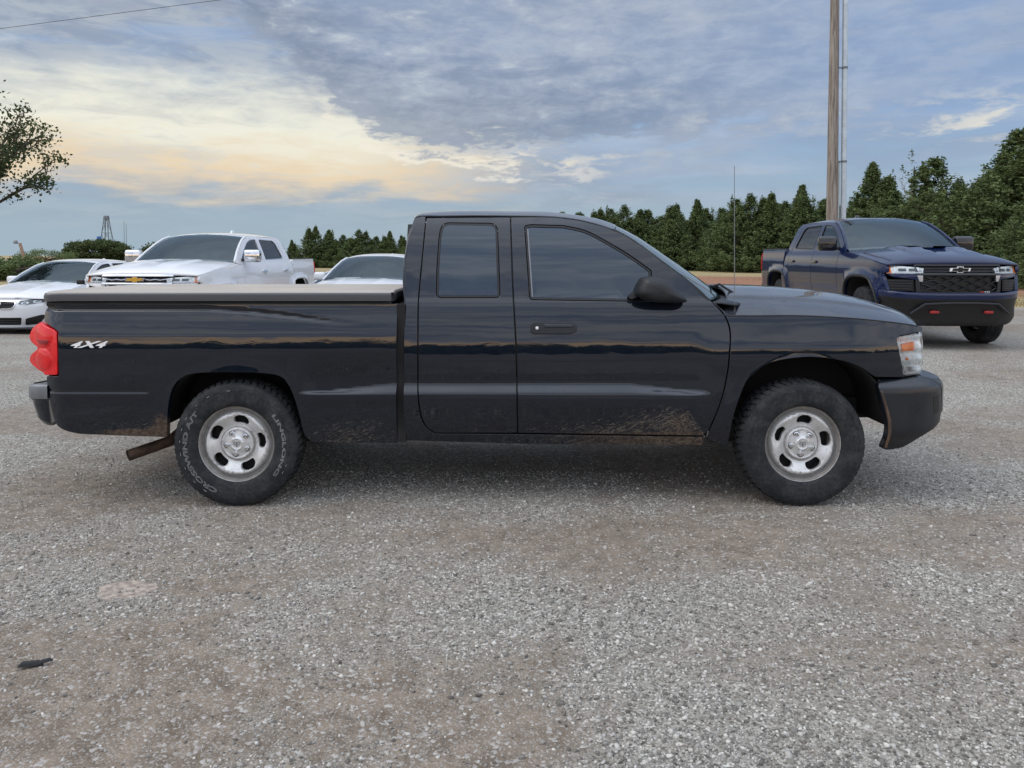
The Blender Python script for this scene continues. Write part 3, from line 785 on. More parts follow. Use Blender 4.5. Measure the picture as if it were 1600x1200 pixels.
def truck_side(x, z):
    """half-width of the bodywork at (x, z)"""
    x = np.asarray(x, float); z = np.asarray(z, float)
    cabk = sm(x, -.66, -.64); ff = sm(x, .85, 1.22)
    shelf_fade = sm(x, 1.02, 1.20)                       # moulding dies out ahead of the front door
    oc = shelf(z, np.clip((x - .69) / .48, 0, 1)); plainoff = t_offb(z) + .012
    sw_ = shelf_fade * sm(z, 1.06, .84)
    oc = oc * (1 - sw_) + plainoff * sw_
    top = sm(x, 1.16, 1.30) * sm(z, 1.0, 1.14) * .0
    ob = t_offb(z)
    # bed: moulding between the wheel and the cab, thin crease behind the wheel
    mid = sm(x, -1.26, -1.12)
    ob = ob + mid * (shelf(z, 1 - np.clip((x + 1.21) / .50, 0, 1)) - t_offb(z)) * sm(z, .93, .76) * sm(z, .58, .64)
    ob = ob + .006 * np.exp(-((z - .683) / .008) ** 2) * sm(x, -2.10, -2.16)
    zc = 1.160 - .075 * sm(x, -2.0, -.95) * np.clip((x + 2.0) / 1.0, 0, 1)
    ob = ob + .010 * np.exp(-((z - zc) / .010) ** 2) * sm(x, -.85, -1.35)
    o = oc * cabk + ob * (1 - cabk)
    # wheel-arch flares
    for cx, r0, r1, amp in ((XR, .38, .56, .009), (XF, .47, .54, .006)):
        r = np.hypot((x - cx), (z - .37) * (1.0 if cx > 0 else 1.08))
        o = o - amp * (1 - sm(r, r0, r1)) * sm(z, .28, .5)
    # plan shape: nose and tail draw in
    o = o + .16 * np.clip((x - 1.95) / .62, 0, 3) ** 2.3 + np.where(x < -2.62, .9 * np.clip((-2.62 - x), 0, 1) ** 2 * 3.0, 0)
    return HW - o
def tp(px, py):
    """photo pixel -> (x, z) on the flank that faces the viewer"""
    y = CY - HW
    for _ in range(12):
        q = at(px, py, y); y = .5 * y + .5 * (CY - float(truck_side(q.x, q.z)))
    return (q.x, q.z)
def T(*pts): return [tp(*q) for q in pts]
truck = empty('pickup_truck', (0, CY, 0))
tag(truck, 'dusty black extended cab pickup truck with muddy sills and a covered bed', 'pickup truck')

DOOR_FRONT = crom([(1111, 470), (1125, 484), (1135.5, 499.5), (1141, 520), (1140, 552), (1135.5, 590), (1125, 632), (1107, 674)], 4)
ROOFLINE = crom([(798, 339), (857, 339), (897, 343), (929, 350), (960, 360), (992, 377), (1037, 410), (1083, 445), (1111, 470)], 4)
SPLIT = crom([(809, 677), (806.5, 545), (801, 440), (798, 339)], 4)
REAR_EDGE = crom([(666, 340), (658, 422), (654, 468), (653, 510), (653, 600), (654, 625), (658, 650), (666, 667), (680, 677)], 5)
front_door = T(*DOOR_FRONT, (1098, 681), *[(q[0], q[1]) for q in SPLIT[:-1]], *ROOFLINE[:-1])
rear_door = T(*REAR_EDGE, *[(q[0] - .2, q[1]) for q in SPLIT])
front_win = T(*fillet([(820, 353), (830, 351.5), *crom([(880, 353), (915, 361), (950, 379), (985, 400), (1017, 423)], 4), (1020, 471), (828, 468)], [4, 2] + [.5] * 17 + [3, 5]))
rear_win = T(*fillet([(690, 348.5), (777, 349.5), (781, 465), (682, 465), (683, 420), (686, 375)], [14, 13, 7, 8, 1, 1]))
corner = T((632, 689), (632, 470), *crom([(630, 440), (632, 405), (638, 370), (649, 340)], 4), (660, 337.5), (666, 338), *REAR_EDGE[1:], (810, 678), (1098, 682), (1100, 696), (845, 695))
fender = T((1112, 471), (1125, 480), (1140, 492), *crom([(1180, 492), (1233, 492), (1320, 495), (1385, 501.5), (1441, 509)], 4), (1442, 518), (1407, 525), (1402, 530), (1409, 566), (1413, 587),
           (1413, 590), (1368, 590), *crom([(1359, 584), (1337, 571), (1303, 562), (1255, 559), (1203, 568), (1177, 586), (1165, 600), (1150, 640), (1143, 670), (1137, 702)], 4), (1104, 686), *DOOR_FRONT[::-1][:-1])
BED_ARCH = crom([(262, 684), (263, 640), (270, 608), (286, 590), (310, 584), (360, 582.5), (410, 584), (437, 589), (449, 601), (458, 620), (467, 650), (475, 680), (488, 692)], 4)
bed = T((622, 474), (76, 474), *crom([(71, 484), (69, 493), (69, 503)], 3), (84, 514), (90, 519), (91, 587), (72, 587), *crom([(73, 600), (74.5, 610), (80, 640), (88, 664), (103, 674), (125, 679)], 4), (200, 682), *BED_ARCH, (622, 693))
lamp_poly = T((67, 502.5), (84, 514.5), (89, 519), (90, 552), (90, 586), (72, 586), *crom([(70, 582), (64, 577), (57.5, 567), (56, 559), (57.5, 551), (61.5, 546), (63, 542.5), (58.5, 536), (56, 528), (56.5, 519), (60, 509), (67, 502.5)], 3)[:-1])
head_poly = T(*fillet([(1403, 527), (1441, 518.5), (1443, 560), (1441, 580), (1436, 585), (1414, 588)], [5, 2, 1, 2, 2, 2]))
sides = (('R', AX_R, -1), ('L', AX_L, 1))
win_in = lambda d: (lambda x, z: truck_side(x, z) - d)
for nm, ax, s in sides:
    fine = .013 if s < 0 else .035
    fd = panel('front_door', front_door, truck_side, ax, M['paint'], truck, holes=[front_win], step=fine, gap=.0034)
    rd = panel('rear_door', rear_door, truck_side, ax, M['paint'], truck, holes=[rear_win], step=fine, gap=.0034)
    panel('cab_side', corner, truck_side, ax, M['paint'], truck, step=fine, gap=.0034)
    panel('front_fender', fender, truck_side, ax, M['paint'], truck, t=.03, step=fine, gap=.0034)
    panel('bed_side', bed, truck_side, ax, M['paint'], truck, t=.04, step=fine, gap=.0034)
    for dpt, win, door in ((.010, front_win, fd), (.004, rear_win, rd)):
        ring = clean(win); m_, k_ = outward(ring)
        inner = [tuple(q) for q in (ring - m_ * .012)]
        panel('window_seal', win, win_in(.002 if door is rd else .004), ax, M['trim'], door, holes=[inner], step=.03, gap=0, r=.002, t=.02)
        panel('window', inner, win_in(dpt), ax, M['tint'], door, step=.04, gap=0, r=.001, t=.004)
    panel('window_edge_glint', T((823.5, 358), (825.5, 358), (833, 464), (830.5, 464)), win_in(.0055), ax, M['grey_trim'], fd, step=.03, gap=0, r=.0006, t=.004)  # pale strip added to draw the reflection along the window's rear edge
    # belt seal, handle, mirror
    hb = T(*fillet([(829, 505), (834, 502.5), (893, 502.5), (901, 508), (901, 518), (893, 522), (834, 522), (829, 519)], 5))
    panel('door_handle', hb, lambda x, z: truck_side(x, z) + .016, ax, M['black_plastic'], fd, step=.012, gap=0, r=.006, t=.03)
    hg = T(*fillet([(850, 505.5), (892, 505.5), (897, 509), (893, 511), (850, 511)], 3))
    panel('handle_grip', hg, lambda x, z: truck_side(x, z) + .022, ax, M['paint'], fd, step=.012, gap=0, r=.004, t=.01)
    c = tp(839, 512)
    MB().lathe([(.0095, .0), (.0095, .004), (.0075, .0052), (.0001, .0052)], 18, (c[0], s * (float(truck_side(*c)) + .021), c[1]), sgn=s).build('lock_cylinder', M['badge'], fd, smooth=True)
    # mirror: tapered shell on an arm
    mp = crom([(999, 437), (1006, 432.5), (1024, 432), (1039, 438), (1056, 452), (1070, 466), (1069, 472), (1049, 473), (1014, 471), (996, 463), (992, 455)], 3, True)
    yb = float(truck_side(1.0, 1.24)) - .03
    mo = [(q_.x, q_.z) for q_ in (at(*q, CY - yb - .09) for q in mp)]; cx_, cz_ = np.mean([q[0] for q in mo]), np.mean([q[1] for q in mo])
    rows = []
    for k, (dy, sc) in enumerate(((-.06, .55), (-.02, .80), (.03, .96), (.09, 1.0), (.15, .96), (.185, .86), (.205, .66), (.213, .35), (.214, .02))):
        rows.append([(cx_ + (q[0] - cx_) * sc, s * (yb + dy), cz_ + (q[1] - cz_) * sc) for q in mo + [mo[0]]])
    mr = grid_mesh('door_mirror', rows, M['black_plastic'], fd)
    gl = T((980, 464), (992, 453), (996, 463), (985, 467))
    panel('mirror_visor', gl, lambda x, z: truck_side(x, z) + .05, ax, M['trim'], mr, step=.02, gap=0, r=.002, t=.06)
    # tail lamp: lens swelling into two round lobes
    lob = [(tp(70, 523), .072), (tp(70, 561), .064)]
    def lamp_fn(x, z):
        w = truck_side(np.maximum(x, -2.70), z) - .9 * np.clip(-2.70 - x, 0, 1) ** 1.3 + .004
        for (lx, lz), lr in lob: w = w + .012 * np.sqrt(np.clip(1 - ((x - lx) ** 2 + (z - lz) ** 2) / lr ** 2, 0, 1))
        return w
    tl = panel('tail_lamp', lamp_poly, lamp_fn, ax, M['red_lens'], truck, step=.008, gap=.001, r=.005, t=.12)
    rp = T(*fillet([(63, 529), (79, 531), (76, 538), (67, 537)], 2))
    panel('lamp_reflector', rp, lambda x, z: lamp_fn(x, z) + .003, ax, M['red_lens_dark'], tl, step=.01, gap=0, r=.002, t=.006)
    # headlamp
    hl = panel('headlamp', head_poly, lambda x, z: truck_side(x, z) - .022 + .006 * np.sin(z * 90), ax, M['lamp_bowl'], truck, step=.012, gap=.001, r=.002, t=.04)
    am = T(*fillet([(1410, 538), (1429, 533.5), (1430, 548), (1411, 549.5)], 1.5))
    panel('turn_signal', am, lambda x, z: truck_side(x, z) - .008, ax, M['amber'], hl, step=.012, gap=0, r=.002, t=.02)
    panel('side_marker', T(*circle(2.2, 10, (1419, 561.5))), lambda x, z: truck_side(x, z) - .009, ax, M['amber'], hl, step=.01, gap=0, r=.001, t=.01)
    panel('lamp_bezel', T((1413, 572), (1434, 574), (1432, 581), (1416, 583)), lambda x, z: truck_side(x, z) - .010, ax, M['chrome'], hl, step=.012, gap=0, r=.002, t=.01)
    panel('lamp_lens', head_poly, truck_side, ax, M['lens'], hl, step=.015, gap=.0015, r=.004, t=.012)
    # sill shadow plate and dark bay behind the panel gaps
    panel('inner_panel', T((636, 686), (636, 350), (790, 346), (880, 352), (950, 372), (1000, 415), (1090, 475), (1115, 500), (1120, 560), (1100, 690)), lambda x, z: truck_side(x, z) - .030, ax, M['trim'], truck,
          holes=[[tuple(q) for q in (clean(w) + outward(clean(w))[0] * .012)] for w in (front_win, rear_win)], step=.06, gap=0, t=.02)
    # inner wheel houses
    for nm2, cx, r, z0, pts in (('front_wheel_liner', XF, .50, .37, None), ('rear_wheel_liner', XR, .455, .37, None)):
        y0, y1 = s * (HW - .018), s * .46; G = []
        top = .900 if cx > 0 else .835
        for y in (y0, (y0 + y1) / 2, y1):
            row = []
            for th in np.linspace(.06, math.pi - .06, 20):
                zz = .37 + (top - .37) * max(-.2, math.sin(th)) ** .6 if math.sin(th) > 0 else .37 + .5 * math.sin(th)
                row.append((cx + (r + .005) * math.cos(th), (s * min(abs(y), float(truck_side(cx + (r + .005) * math.cos(th), zz)) - .028)), zz))
            G.append(row)
        grid_mesh(nm2, G, M['dark'], truck, thick=.01)
    if s < 0:
        q = tp(135, 538)
        for k, (tx, chs, dxo) in enumerate((('4', 0, -.072), ('X', 0, 0), ('4', 0, .074))):
            me = text_data('drive_badge', tx, M['badge'], .050 if tx == '4' else .052, extrude=.003, shear=.5, bold=.0016)
            n = len(me.vertices); co = np.zeros(n * 3); me.vertices.foreach_get('co', co); co = co.reshape(-1, 3)
            V = np.stack([q[0] + dxo + co[:, 0] * (2.0 if tx == '4' else 2.3), -(truck_side(np.full(n, q[0]), q[1] - .018 + co[:, 1]) + .003 + co[:, 2]), q[1] - .018 + co[:, 1] * 1.0], 1)
            me.vertices.foreach_set('co', V.reshape(-1)); me.update(); link('drive_badge', me, truck)

# bonnet, roof, glass
edge_h = spline([(1.10, 1.155), (1.287, 1.124), (1.64, 1.126), (1.97, 1.112), (2.214, 1.088), (2.43, 1.055), (2.6, .99)])
mid_h = spline([(1.2, 1.262), (1.45, 1.262), (1.8, 1.252), (2.13, 1.222), (2.40, 1.172), (2.55, 1.115), (2.62, 1.06)])
def hood_y(x): return float(truck_side(x, float(edge_h(x)))) - .004
st = []
for xe, xm in ((1.235, 1.40), (1.42, 1.55), (1.65, 1.76), (1.95, 2.05), (2.18, 2.30), (2.33, 2.47), (2.415, 2.575), (2.435, 2.605), (2.44, 2.615)):
    drop = {2.415: .0, 2.435: .025, 2.44: .05}.get(xe, 0)
    st.append((xe, hood_y(xe), float(edge_h(xe)) - drop, xm, float(mid_h(xm)) - drop))
dome = lambda x, y: .010 * sm(.64 - .06 * (2.5 - x) - np.abs(y), -.012, .012) * sm(x, 2.42, 2.2) - .006 * np.exp(-((np.abs(y) - .40) / .16) ** 2) * sm(x, 2.5, 2.2)
crown('bonnet', st, M['paint'], truck, nt=90, p=2.6, px=2.4, thick=.02, extra=dome)
rs = []
roof_tr = [(651, 337.5), (690, 336.5), (745, 336), (800, 336.5), (857, 337.5), (897, 341.5), (929, 348.5), (960, 358.5)]
for (px, py) in roof_tr:
    x, z = tp(px, py); rs.append((x, float(truck_side(x, z)) - .002, z, x + .06 * (px > 900) + .02 * (px < 660) * -1, z + .050 - .012 * (px < 660)))
x0 = rs[0]; rs = [(x0[0] - .012, x0[1] - .02, x0[2] - .05, x0[0] - .035, x0[4] - .04)] + rs
crown('roof', rs, M['paint'], truck, nt=44, p=2.8, thick=.015)
pil = [tp(*q) for q in ((961, 359), (992, 377), (1037, 410), (1083, 445), (1110, 470))]
ws = [(q[0] + .004, float(truck_side(*q)) - .004, q[1] + .004, q[0] + .06 + .16 * k / 4, q[1] + .046 - .008 * k) for k, q in enumerate(pil)]
crown('windscreen', ws, M['screen'], truck, nt=40, p=2.6, px=2.0, thick=.006)
sw = [(q[0] - .02, float(truck_side(*q)) + .002, q[1] - .012) for q in pil]
for s in (-1, 1):
    MB().tube([(a + .012, s * (b - .010), c + .010) for a, b, c in sw], .009, 8).build('windscreen_seal', M['trim'], truck, smooth=True)
for s in (-1, 1):      # dark shut line between bonnet and fender
    MB().tube([(x, s * (hood_y(x) + .0035), float(edge_h(x)) - .0035) for x in np.linspace(1.27, 2.425, 30)], .0042, 6).build('bonnet_shut_line', M['trim'], truck, smooth=True)
# cowl with wiper
base = ws[-1]
G = [[(base[0] + .012 + (base[3] - base[0]) * (1 - abs(t) ** 2) + d_, base[1] * t * .99, base[2] - .008 + (base[4] - base[2]) * (1 - abs(t) ** 2.6) - k_) for t in np.linspace(-1, 1, 30)] for d_, k_ in ((-.02, .012), (.05, .016), (.14, .030))]
grid_mesh('cowl', G, M['black_plastic'], truck, thick=.008)
wp = at(1112, 449, 4.98); wq = at(1090, 452, 4.88); wr = at(1150, 461, 4.92)
W_ = MB().tube([(p_.x, p_.y - CY, p_.z + .004) for p_ in (wr, at(1140, 455, 4.93), at(1124, 445, 4.95), wp)], .008, 6)
W_.tube([(p_.x, p_.y - CY, p_.z) for p_ in (at(1093, 451, 4.80), at(1110, 447, 4.98), at(1118, 447, 5.2), at(1130, 449.5, 5.5))], .009, 6)
W_.build('wiper', M['black_plastic'], truck, smooth=True)
a0 = tp(1147, 491); ya = -(float(truck_side(*a0)) - .05)
ab = at(1147.5, 490, CY + ya)
MB().lathe([(.017, -.012), (.015, .006), (.011, .010), (.006, .030), (.0045, .055), (.0001, .056)], 16, (ab.x, ya, ab.z), axis='z').build('aerial_base', M['black_plastic'], truck, smooth=True)
at_top = at(1147.5, 259, CY + ya)
MB().tube([(ab.x, ya, ab.z + .04), (at_top.x, ya, at_top.z)], [.0026, .0018], 6).build('aerial', M['grey_trim'], truck)
# cab back wall and rear glass
xb = tp(632, 480)[0]
bx_ = [tp(*q) for q in ((633, 560), (632, 470), (630, 440), (632, 405), (638, 370), (649, 341))]
G = [[(q[0] + .006 - .02 * (1 - abs(t) ** 6), (float(truck_side(*q)) - .004) * t, q[1]) for t in np.linspace(-1, 1, 25)] for q in bx_]
grid_mesh('cab_back', G, M['paint'], truck, thick=.01)
G = [[(np.interp(zz, [q[1] for q in bx_], [q[0] for q in bx_]) - .022, .56 * t, zz) for t in np.linspace(-1, 1, 12)] for zz in np.linspace(1.29, 1.60, 6)]
grid_mesh('rear_window', G, M['tint'], truck, thick=.004)
# bed cover, bed rails, tailgate
tx0, tx1 = tp(73, 466)[0], tp(617, 466)[0]; yw = HW - .035
cover = fillet([(tx0, -yw), (tx1, -yw), (tx1, yw), (tx0, yw)], [.07, .02, .02, .07])
tz = lambda x, y: 1.2555 - .015 * (y / yw) + .014 * (1 - (y / yw) ** 2) - .010 * sm(np.abs(y), yw - .09, yw - .01) - .008 * sm(x, tx0 + .10, tx0)
tc = panel('bed_cover', cover, tz, AX_T, M['tonneau'], truck, step=.05, gap=0, r=.018, t=.052)
q = at(131, 452, CY + .78)
MB().box((q.x, .74, 1.262), (.05, .04, .035)).build('cover_latch', M['trim'], tc, bevel=.006)
MB().box(((tx0 + tx1) / 2, 0, 1.19), (tx1 - tx0 - .04, 2 * yw - .06, .03)).build('bed_rail', M['trim'], truck, bevel=.008)
G = [[(-2.742 - .012 * math.sin((z - .62) / .6 * math.pi) + .02 * abs(t) ** 8, .80 * t, z) for t in np.linspace(-1, 1, 24)] for z in np.linspace(.63, 1.20, 14)]
grid_mesh('tailgate', G, M['paint'], truck, thick=.03)
MB().box((-2.762, 0, 1.03), (.02, .22, .07)).build('tailgate_handle', M['black_plastic'], truck, bevel=.01)
q0, q1 = tp(627, 470), tp(627, 690)
MB().box((q0[0], 0, (q0[1] + q1[1]) / 2 - .01), (.05, 1.72, q0[1] - q1[1] - .02)).build('bed_front_wall', M['dark'], truck)
# dark masses: cabin floor, engine bay, bed floor, frame, running gear
MB().box((.24, 0, .50), (1.72, 1.60, .16)).build('floor_pan', M['dark'], truck, bevel=.02)
MB().box((1.80, 0, .80), (1.24, .84, .48)).box((1.30, 0, .90), (.10, 1.5, .52)).box((2.36, 0, .84), (.10, 1.30, .40)).build('engine_bay', M['dark'], truck, bevel=.02)
MB().box((-1.70, 0, .86), (2.02, 1.02, .10)).box((-2.35, 0, .80), (.70, 1.56, .06)).box((-.98, 0, .70), (.56, 1.56, .10)).build('bed_floor', M['dark'], truck)
for s in (-1, 1):
    MB().box((-.1, s * .42, .50), (5.1, .07, .13)).box((-1.72, s * .42, .645), (1.15, .08, .17)).build('frame_rail', M['dark'], truck)
    MB().tube([(XR - .62, s * .53, .56), (XR - .2, s * .53, .46), (XR + .3, s * .53, .45), (XR + .66, s * .53, .53)], .028, 6).build('leaf_spring', M['dark'], truck)
    MB().box((XF - .36, s * .62, .80), (.30, .16, .035)).build('brake_line_bracket', M['rust'], truck, bevel=.01)
MB().tube([(XR, -.66, .372), (XR, -.13, .372), (XR, -.10, .372), (XR, .10, .372), (XR, .13, .372), (XR, .66, .372)], [.045, .045, .13, .13, .045, .045], 14).build('rear_axle', M['dark'], truck, smooth=True)
MB().tube([(XF, -.70, .372), (XF, -.15, .41), (XF, .15, .41), (XF, .70, .372)], [.035, .06, .09, .035], 12).build('front_axle', M['dark'], truck, smooth=True)
MB().tube([(XR + .1, 0, .40), (.55, 0, .48)], .04, 10).build('driveshaft', M['dark'], truck)
MB().box((.35, .02, .42), (.7, .36, .20)).box((-.75, .35, .48), (.9, .35, .24)).build('transfer_case', M['dark'], truck, bevel=.03)
e0 = at(200, 712, 4.58); e1 = at(266, 689, 4.74)
ex = [(e0.x, e0.y - CY, e0.z), (e1.x, e1.y - CY, e1.z), (-1.92, -.50, .52), (-1.2, -.38, .62), (-.6, -.32, .46), (.8, -.3, .42)]
Ex = MB().tube(ex, .034, 16, cap=False); Ex.tube(ex[:2], .030, 16, cap=False); Ex.build('exhaust_pipe', M['rust'], truck, smooth=True)
e2 = [(e0.x + .06, e0.y - CY, e0.z + .02)]
ed_ = (e1 - e0).normalized()
MB().tube([tuple(e0 + ed_ * k - Vector((0, CY, 0))) for k in (.006, .02)], .0298, 14).build('exhaust_bore', M['trim'], truck)

# bumpers: one section swept round the plan curve
def sweep_bumper(name, plan, sect, mat, parent, n=6):
    """plan: (x, y, ...section params) points along the right half, mirrored; sect(params) -> [(out, z)]"""
    half = np.array(crom(plan, n)); full = np.concatenate([half, (half * np.array([1, -1] + [1] * (half.shape[1] - 2)))[::-1][1:]])
    tg = np.gradient(full[:, :2], axis=0); tg /= np.linalg.norm(tg, axis=1)[:, None]
    nrm = np.stack([tg[:, 1], -tg[:, 0]], 1)
    if nrm[len(nrm) // 2, 0] * full[len(full) // 2, 0] < 0: nrm = -nrm
    G = [[(p_[0] + nn_[0] * o, p_[1] + nn_[1] * o, z) for o, z in sect(p_[2:])] for p_, nn_ in zip(full, nrm)]
    return grid_mesh(name, G, mat, parent, caps=True)
BX0, BX1, BW, BP = 2.02, 2.700, .892, 4.2
def bump_roll(z): return .075 * sm(z, .685, .775) ** 1.3 + .045 * sm(z, .47, .33) ** 1.5 + .004 * sm(z, .672, .690)
def bump_side(x, z):
    k = np.clip((np.asarray(x, float) + bump_roll(z) * .8 * sm(x, 2.3, 2.6) - BX0) / (BX1 - BX0), 0, .9995)
    return BW * (1 - k ** BP) ** (1 / BP) - bump_roll(z) * (1 - .4 * sm(x, 2.3, 2.6))
def bump_front(y, z):
    k = np.clip(np.abs(y) / BW, 0, .9995); return BX0 + (BX1 - BX0) * (1 - k ** BP) ** (1 / BP) - bump_roll(z) * .8
def bp_(px, py):
    y = CY - .85
    for _ in range(16):
        q = at(px, py, y); y = .6 * y + .4 * (CY - float(bump_side(min(q.x, 2.655), q.z)))
    return (q.x, q.z)
bs_ = [bp_(*q) for q in [(1370, 591.5), (1414, 591.5), (1437, 588), (1450, 589.5), (1461, 595), (1468, 601), (1471, 612), (1471, 640), (1468, 660), *crom([(1458, 671), (1430, 688), (1411, 699), (1398, 702), (1385, 703), (1379, 700.5)], 3), *crom([(1384, 688), (1387.5, 672), (1386, 655), (1380, 632), (1373, 605)], 3)]]
xe_ = max(q[0] for q in bs_); ye_ = float(bump_side(xe_, .60))
bf_ = [(-ye_, .535), (ye_, .535), (ye_, .70), (ye_ - .03, .735), (-ye_ + .03, .735), (-ye_, .70)]
fb = panel('front_bumper', bf_, bump_front, AX_F, M['bumper'], truck, step=.03, gap=0, r=.004, t=.10)
for ax, s in ((AX_R, -1), (AX_L, 1)):
    o = panel('bumper_end', bs_, bump_side, ax, M['bumper'], fb, step=.016, gap=0, r=.006, t=.05)
    fx_ = fillet([bp_(*q) for q in ((1458, 618), (1467, 615), (1468, 643), (1459, 647))], .008)
    panel('fog_lamp_recess', fx_, lambda x, z: bump_side(x, z) + .002, ax, M['trim'], fb, step=.012, gap=0, r=.003, t=.02)
    q = [bp_(*q_) for q_ in ((1372, 594), (1377, 612), (1384, 636), (1389, 658), (1389, 676), (1383, 699))]
    MB().tube([(a_[0] + .004, s * (float(bump_side(*a_)) - .002), a_[1]) for a_ in q], [.004, .005, .007, .009, .010, .007], 7).build('muddy_bumper_edge', M['mudbrown'], fb, smooth=True)
MB().box((2.40, 0, .64), (.20, 1.45, .14)).build('bumper_beam', M['dark'], fb)
def rsect(q):
    zt, zb = q
    return [(-.14, zt - .012), (-.10, zt), (-.016, zt), (0, zt - .012), (0, zt - .085), (-.012, zt - .095), (-.016, (zt + zb) / 2), (-.035, zb + .03), (-.055, zb), (-.14, zb + .01)]
planr = [(-2.735, -.862, .715, .462), (-2.79, -.862, .715, .468), (-2.85, -.835, .712, .48), (-2.885, -.77, .71, .49), (-2.90, -.55, .70, .50), (-2.905, 0, .70, .50)]
rbm = sweep_bumper('rear_bumper', planr, rsect, M['paint'], truck)
def rstep(q): return [(-.02, q[0] + .003), (.001, q[0] - .004), (.004, q[0] - .014), (.004, q[0] - .078), (.0, q[0] - .084)]
sweep_bumper('bumper_step', planr, rstep, M['grey_trim'], rbm)
# nose: grille frame with a crosshair
Fx = lambda y, z: 2.558 - .14 * (np.abs(y) / .80) ** 4 - .04 * sm(z, .98, 1.10) + 0 * z
nose = [(-.735, .80), (-.71, .77), (.71, .77), (.735, .80), (.745, 1.03), (.68, 1.075), (0, 1.10), (-.68, 1.075), (-.745, 1.03)]
gi = fillet([(-.46, .82), (.46, .82), (.52, 1.05), (-.52, 1.05)], .04)
gf = panel('grille_surround', nose, Fx, AX_F, M['grey_trim'], truck, holes=[gi], step=.05, t=.06, r=.008)
panel('grille_mesh', gi, lambda y, z: Fx(y, z) - .045, AX_F, M['trim'], gf, step=.08)
panel('grille_bar', [(-.5, .925), (.5, .925), (.5, .955), (-.5, .955)], lambda y, z: Fx(y, z) - .008, AX_F, M['grey_trim'], gf, step=.05, r=.006, t=.03)
panel('grille_bar', [(-.02, .825), (.02, .825), (.02, 1.045), (-.02, 1.045)], lambda y, z: Fx(y, z) - .004, AX_F, M['grey_trim'], gf, step=.05, r=.006, t=.03)
# cabin: seats, dash, wheel
for s in (-1, 1):
    S = MB().box((.18, s * .36, .78), (.52, .50, .16)).box((-.07, s * .36, 1.10), (.16, .48, .62), Matrix.Rotation(-.22, 3, 'Y')).box((-.16, s * .36, 1.46), (.10, .24, .16))
    S.build('seat', M['seat'], truck, bevel=.05, seg=3)
MB().box((.98, 0, 1.08), (.36, 1.40, .20)).build('dashboard', M['cabin'], truck, bevel=.06, seg=3)
th = np.linspace(0, 2 * math.pi, 25)
MB().tube([(.66 + .05 * math.sin(a), .36 + .19 * math.cos(a), 1.10 + .17 * math.sin(a)) for a in th], .014, 8, cap=False).build('steering_wheel', M['cabin'], truck, smooth=True)
MB().box((-.52, 0, .95), (.16, 1.3, .5)).build('rear_seat', M['seat'], truck, bevel=.05)
for s in (-1, 1):
    for X_, sp, lt in ((XR, 0, s < 0), (XF, math.radians(-4), False)):
        steel_wheel(truck, (X_, s * (.905 - .125 + .002), .366), 0 if s < 0 else math.pi, sp, lt)

# ------------------------------------------------------------------ parked vehicles
def car_wheel(parent, loc, s, R, wd, rim_r, spokes, mat):
    key = ('cw', R, wd, rim_r, spokes, mat.name)
    if key not in CACHE:
        h = wd / 2; d_ = R - rim_r
        ty = tyre_data('tyre', R, wd, rim_r, M['rubber'], 44)
        S = MB().lathe([(rim_r - .03, -h * .6), (rim_r - .02, h * .3), (rim_r - .012, h * .82), (rim_r, h - .012), (rim_r + .008, h - .012), (rim_r + .006, h - .03)], 48)
        S.lathe([(.0001, h * .62), (.05, h * .62), (.065, h * .5), (.065, h * .2)], 24)
        for k in range(spokes):
            a = 2 * math.pi * k / spokes; c, q = math.cos(a), math.sin(a)
            Mx = np.array([(c, 0, -q), (0, 1, 0), (q, 0, c)])
            S.box((c * rim_r * .5, -h * .50, q * rim_r * .5), (rim_r * .95, .035, .05 + .02 * (spokes < 7)), Mx)
        whl = S.data('wheel', mat, smooth=True, angle=40)
        disc = MB().lathe([(.0001, h * .05), (rim_r * .82, h * .05), (rim_r * .82, -.04), (.0001, -.04)], 28).data('brake_disc', M['dark'])
        CACHE[key] = (whl, ty, disc)
    w = link('wheel', CACHE[key][0], parent); w.location = loc; w.rotation_euler = (0, .2, 0 if s < 0 else math.pi)
    link('tyre', CACHE[key][1], w); link('brake_disc', CACHE[key][2], w)
    return w
def shell_back(fn, k): return lambda x, z: fn(x, z) - k
def mirror_shell(parent, x, y, z, s, mat, glass=True, size=(.13, .25, .19)):
    S = MB().box((x, s * (y + size[1] / 2), z), size)
    o = S.build('door_mirror', mat, parent, bevel=.045, seg=3)
    MB().box((x + .01, s * (y - .02), z - size[2] * .33), (.06, .14, .05)).build('mirror_arm', M['black_plastic'], o, bevel=.015)
    return o
def bowtie(parent, x, z, w, h, mats, tilt=0.0):
    """cross-shaped emblem on the nose: parallelogram arms and a taller centre"""
    def plate(k, dx):
        W, Hh = w * k / 2, h * k / 2; c = w * .145 * (1 if k == 1 else .8) ; sk = h * .28; b = Hh * .52
        pts = [(-W + sk * .6, b), (-c + sk * .1, b), (-c + sk * .2, Hh), (c, Hh), (c - sk * .05, b), (W, b), (W - sk * .6, -b), (c - sk * .1, -b), (c - sk * .2, -Hh), (-c, -Hh), (-c + sk * .05, -b), (-W, -b)]
        V = [(x + dx, p_[0], z + p_[1]) for p_ in pts] + [(x + dx - .02, p_[0], z + p_[1]) for p_ in pts]; n = len(pts)
        return MB().add(V, [tuple(range(n))] + [(i, i + n, (i + 1) % n + n, (i + 1) % n) for i in range(n)])
    o = plate(1.0, .0).build('emblem', mats[0], parent)
    plate(.80, .004).build('emblem_face', mats[1], o)
    return o

